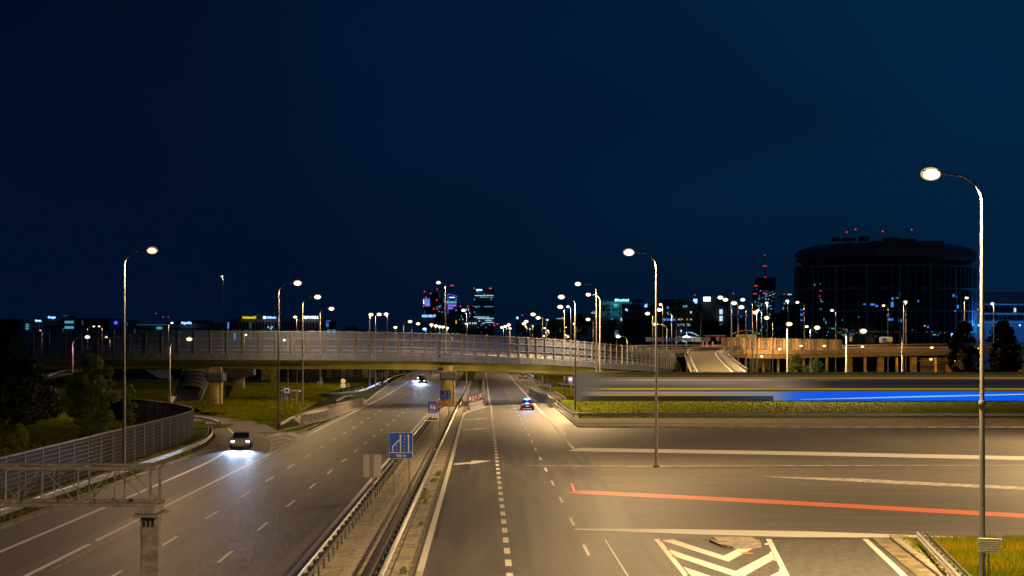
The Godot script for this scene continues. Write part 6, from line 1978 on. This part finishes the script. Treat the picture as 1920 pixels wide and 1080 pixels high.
	plate("panel", 594.8, 715.5, 606, 723, 345, M.sign_back, t)
	plate("panel", 601.5, 707, 604.5, 715, 345, M.sign_back, t)
	post(t, 603, 707, 733, 345)
	t = thing("control_cabinet", "grey roadside cabinet standing at the lawn guard rail", "cabinet", at(669.5, 741, 306))
	plate("body", 666.2, 728.3, 672.2, 739.8, 306, M.fascia_b, t, 0.4, 0.03)
	plate("door_slot", 668.7, 731, 669.7, 738, 305.79, M.ink, t)
	plate("plinth", 666, 739.8, 672.4, 741, 306, M.concrete, t, 0.45)
	t = thing("yellow_marker", "small bright yellow marker behind the long concrete barrier", "marker", at(658.5, 755, 262))
	s0 = mb()
	tube(s0, [at(658.5, 755.5, 262), at(658.5, 750.5, 262), at(658.5, 749, 262)], [0.14, 0.12, 0.04], 10)
	obj("body", s0, M.yellow, t)
	t = thing("yield_sign_back", "pale triangle sign back pointing down by the dark stairs", "road sign", at(323, 765, 226))
	s0 = mb()
	for z in [0.0, 0.03]: face(s0, [at(315.5, 743, 226) + Vector3(0, 0, z), at(330, 743, 226) + Vector3(0, 0, z), at(322.6, 756, 226) + Vector3(0, 0, z)], Vector3(0, 0, 1 if z > 0 else -1))
	obj("panel", s0, M.sign_white, t)
	post(t, 322, 743, 773, 226)
	t = thing("billboard", "small lit billboard with teal picture over the curved screen", "billboard", at(1156.5, 640, 420))
	plate("panel", 1152.5, 619, 1160, 632, 420, M.wall_pale, t, 0.2)
	plate("printed_field", 1156, 619.5, 1159.6, 625, 419.8, M.win_dim, t, 0.1)
	plate("printed_field", 1153, 626, 1159, 629, 419.8, M.win_cyan, t, 0.1)
	post(t, 1156.3, 630, 650, 420, 0.1)
	# information totem and small shop light before the oval office
	t = thing("totem_sign", "slim blue and yellow totem before the oval office foot", "road sign", at(1595, 642, 430))
	plate("panel", 1592.5, 623, 1597.5, 631.5, 430, M.sign_blue, t, 0.2)
	plate("panel", 1592.5, 632, 1597.5, 640, 430, M.yellow, t, 0.2)
	t = thing("bus", "white bus seen on the viaduct before the oval office", "bus", at(1660.5, 645, 412))
	plate("body", 1653.5, 631.5, 1668, 643.5, 412, M.paint_white, t, 6.0, 0.2)
	plate("windscreen", 1654.8, 633.5, 1662, 640, 408.96, M.win_dim, t, 0.1)
	plate("roof_sign", 1655, 631.8, 1666, 633, 408.96, M.win_warm, t, 0.1)
	plate("wheel", 1655.5, 642.5, 1658, 645, 409.2, M.rubber, t, 0.8)
	plate("wheel", 1664, 642.5, 1666.5, 645, 409.2, M.rubber, t, 0.8)
	# notice boards in the corner
	d = 60.3
	t = thing("notice_board", "two tilted white notice plates with small text beside the biggest lamp pole", "road sign", at(1852, 1090, d))
	for k in [[1833, 1009.2, 1879.4, 1020.6, ["z wyłączeniem pojazdów", "z identyfikatorem C-16"]], [1834, 1020.9, 1874.8, 1037.2, ["Całodobowo dotyczy", "wjazdu tranzytowego", "przez Warszawę"]]]:
		var c := (at(k[0], k[1], d) + at(k[2], k[3], d)) / 2.0
		var tilt := Basis(Vector3.BACK, -0.045)
		var s := Vector3((k[2] - k[0]) * d / F, (k[3] - k[1]) * d / F * 0.95, 0.025)
		s0 = mb()
		cham(s0, c, s, 0.008, tilt)
		obj("plate", s0, M.sign_white, t)
		for e in [[Vector3(s.x / 2 - 0.008, 0, 0.014), Vector3(0.008, s.y - 0.01, 0.004)], [Vector3(-s.x / 2 + 0.008, 0, 0.014), Vector3(0.008, s.y - 0.01, 0.004)], [Vector3(0, -s.y / 2 + 0.008, 0.014), Vector3(s.x - 0.03, 0.008, 0.004)]]: obj("border_line", bx(c + tilt * e[0], e[1], tilt), M.ink, t)
		var rows: Array = k[4]
		for i in rows.size():
			var tm := text(rows[i], 0.058 if rows.size() == 3 else 0.052, 0.006, true)
			var o := obj("letters", tm, M.ink, t)
			var p: Vector3 = c + tilt * Vector3(0, s.y * (0.5 - (i + 0.5) / rows.size()) * 0.9, 0.016)
			var w := tm.get_aabb().size.x
			var q := minf(1.0, s.x * 0.9 / w)
			o.transform = o.transform * Transform3D(tilt.scaled(Vector3(q, 1, 1)), p)
	post(t, 1853.5, 1012, 1100, d, 0.03, M.steel_dark)

func gantry() -> void:
	var t := thing("sign_gantry", "steel lattice gantry arm on a square column over the slip road", "gantry", Vector3(-6.15, 0, -30.4))
	var yt := 6.79
	var yb := 6.126
	var xe := -5.95
	for z in [-30.0, -30.85]:
		for y in [yt, yb]:
			var st := mb()
			cham(st, Vector3((xe - 24.5) / 2.0, y, z), Vector3(24.5 + xe, 0.07, 0.07), 0.012)
			obj("chord", st, M.gantry, t)
		for i in 28:
			var x := xe - 0.1 - 0.66 * i
			if i == 0:
				var st := mb()
				cham(st, Vector3(x, (yt + yb) / 2, z), Vector3(0.05, yt - yb, 0.05), 0.008)
				obj("end_upright", st, M.gantry, t)
			else:
				obj("upright", tb(Vector3(x, yb, z), Vector3(x, yt, z), 0.014, 6), M.gantry, t)
			var a := Vector3(x, yt if i % 2 else yb, z)
			var b := Vector3(x - 0.66, yb if i % 2 else yt, z)
			obj("diagonal", tb(a, b, 0.012, 6), M.gantry, t)
	for i in 14:
		var x := xe - 0.1 - 1.32 * i
		for y in [yt, yb]: obj("cross_tie", tb(Vector3(x, y, -30.0), Vector3(x, y, -30.85), 0.02, 6), M.gantry, t)
		obj("diagonal", tb(Vector3(x, yt, -30.0), Vector3(x - 1.32, yt, -30.85), 0.012, 6), M.gantry, t)
	for xx in [-6.12, -24.3]:
		var st := mb()
		cham(st, Vector3(xx, 2.95, -30.4), Vector3(0.33, 5.9, 0.4), 0.02)
		var c := obj("column", st, M.gantry, t)
		st = mb()
		cham(st, Vector3(xx, 5.93, -30.4), Vector3(0.46, 0.05, 1.05), 0.01)
		obj("head_plate", st, M.gantry, t)
		st = mb()
		cham(st, Vector3(xx, 6.03, -30.4), Vector3(0.3, 0.14, 0.95), 0.01)
		obj("saddle", st, M.gantry, t)
		for k in 4:
			obj("gusset", bx(Vector3(xx - 0.12 + 0.08 * k, 5.82, -30.15), Vector3(0.02, 0.16, 0.14)), M.gantry, t)
			obj("bolt", bx(Vector3(xx - 0.19 + 0.126 * k, 5.97, -29.92), Vector3(0.03, 0.05, 0.03)), M.steel_dark, t)
		obj("base_plate", bx(Vector3(xx, 0.14, -30.4), Vector3(0.7, 0.06, 0.7)), M.steel_dark, t)
		if xx > -7:
			for k in [[-0.03, 0.12, 0.02, -0.06], [0.02, -0.05, 0.1, -0.02], [0.03, -0.06, 0.1, -0.2], [0.0, -0.1, -0.02, -0.22]]: obj("scratch", tb(Vector3(xx + k[0], 4.0 + k[1], -30.197), Vector3(xx + k[2], 4.0 + k[3], -30.197), 0.008, 5), M.ink, c)

func trees() -> void:
	tree("round_tree", "rounded leafy tree standing alone behind the slatted fence", at(172, 816, 166) * Vector3(1, 0, 1), 7.85, 2.75, 0.08, M.leaf, 22000, 0.15, 1, 0.75)
	tree("young_tree", "narrow dark young tree just right of the tall pole", at(244, 790, 188) * Vector3(1, 0, 1), 4.6, 0.85, 0.06, M.leaf, 2200, 0.13, 2)
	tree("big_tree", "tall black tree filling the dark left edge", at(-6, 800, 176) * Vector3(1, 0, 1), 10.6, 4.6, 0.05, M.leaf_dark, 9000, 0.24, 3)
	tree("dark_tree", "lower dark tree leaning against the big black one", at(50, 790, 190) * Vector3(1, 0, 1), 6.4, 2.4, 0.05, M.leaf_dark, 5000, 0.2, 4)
	tree("dark_shrub", "dark hanging shrub between the black trees and the round tree", at(92, 775, 205) * Vector3(1, 0, 1), 4.0, 1.7, 0.04, M.leaf_dark, 2600, 0.18, 5)
	tree("bush", "small green bush on the grass near the fence top", gp(38, 862, 0) * Vector3(1, 0, 1) + Vector3(-4.5, 0, -16), 2.1, 0.8, 0.03, M.leaf, 900, 0.11, 6)
	tree("lawn_tree", "slim dark conifer like tree on the lawn under the overpass", at(577, 719, 372) * Vector3(1, 0, 1) + Vector3.UP * 0.1, 3.6, 0.9, 0.24, M.leaf_dark, 1400, 0.14, 7)
	tree("far_bush", "green lit bush left of the bent arm lamps", at(1493, 700, 320) * Vector3(1, 0, 1), 7.4, 1.9, 0.04, M.leaf, 2600, 0.22, 8)
	tree("far_bush", "green lit spreading bush between the two bent arm lamps", at(1528, 700, 322) * Vector3(1, 0, 1), 6.2, 2.7, 0.04, M.leaf, 3200, 0.22, 9)
	tree("far_bush", "green bush at the left foot of the climbing ramp", at(1268, 700, 315) * Vector3(1, 0, 1), 6.0, 1.5, 0.04, M.leaf, 1600, 0.2, 10)
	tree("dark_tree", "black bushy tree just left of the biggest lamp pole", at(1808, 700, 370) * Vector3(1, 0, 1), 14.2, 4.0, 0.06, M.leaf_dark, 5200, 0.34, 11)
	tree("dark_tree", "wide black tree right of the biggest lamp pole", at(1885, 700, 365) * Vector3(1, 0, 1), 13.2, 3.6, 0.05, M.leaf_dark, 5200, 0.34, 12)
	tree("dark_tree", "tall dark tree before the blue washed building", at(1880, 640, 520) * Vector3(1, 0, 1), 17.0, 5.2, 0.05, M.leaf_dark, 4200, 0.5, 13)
	var far := [[1068, 588, 520, 2.2, "spiky dark tree right of the plain straight lamp"], [1086, 590, 520, 2.4, "dark tree with a ragged top between the tall poles"], [1100, 597, 540, 3.2, "dark tree just right of the ragged one"], [1035, 604, 640, 5.0, "broad dark tree behind the four tiny lamps"], [980, 612, 760, 6.0, "low dark tree under the far lamp pair"], [920, 613, 900, 8.0, "dark tree clump at the foot of the tallest skyscraper"], [1010, 612, 760, 6.0, "low dark tree between far lamp pair and broad tree"], [1150, 603, 620, 6.5, "dark tree before the hotel wing"], [1185, 606, 620, 7.0, "dark tree before the dark office with blue signs"], [1205, 612, 600, 5.0, "round dark tree left of the lone lamp"], [1338, 604, 600, 6.0, "dark tree under the lit window column"], [1458, 585, 620, 5.0, "dark tree between skyscraper and canopy building"], [660, 614, 900, 9.0, "dark treetop beside the glass annex"], [690, 618, 950, 9.0, "dark treetop below the three close lamps"], [18, 597, 1000, 9.0, "dark treetop at the far dark end"], [1372, 612, 600, 5.0, "dark tree behind the thick cluster pole"]]
	for k in far:
		var p: Vector3 = at(k[0], 650, k[2]); p.y = 0.0
		var h: float = at(0, k[1], k[2]).y
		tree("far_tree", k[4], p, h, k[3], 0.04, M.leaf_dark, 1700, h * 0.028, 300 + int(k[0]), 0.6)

func cars() -> void:
	car("silver car with bright bluish headlights coming round the slip road bend", Vector3(-21.6, 0.03, -147), 3.24, M.paint_silver, true, false, 130)
	car("dark car with bright headlights coming under the overpass, nearer the median", Vector3(-15.2, 0.03, -405), 3.1, M.paint_dark, true, false, 500)
	car("silver car with bright headlights coming under the overpass behind the other", Vector3(-16.9, 0.03, -440), 3.1, M.paint_silver, true, false, 500)
	var c := car("dark car with red tail lights and a blue roof beacon driving away", Vector3(6.1, 0.03, -236), 0.0, M.paint_dark, true, true, 300)
	var st := mb()
	cham(st, Vector3(6.1, 1.55, -235.4), Vector3(0.9, 0.13, 0.25), 0.04)
	obj("beacon_bar_light", st, M.lens_blue, c)
	var l := OmniLight3D.new(); l.name = "beacon_light"
	c.add_child(l, true)
	l.global_position = Vector3(6.1, 1.85, -235.4)
	l.light_energy = 26; l.light_color = Color(0.2, 0.45, 1); l.light_size = 0.2; l.shadow_enabled = true; l.omni_range = 100; l.omni_attenuation = 2
	car("white car with red tail lights far ahead under the overpass", Vector3(10.8, 0.03, -460), -0.08, M.paint_white, true, true, 200)
	car("silver car with red tail lights just ahead of the farthest white one", Vector3(14.5, 0.03, -500), -0.1, M.paint_silver, true, true, 200)
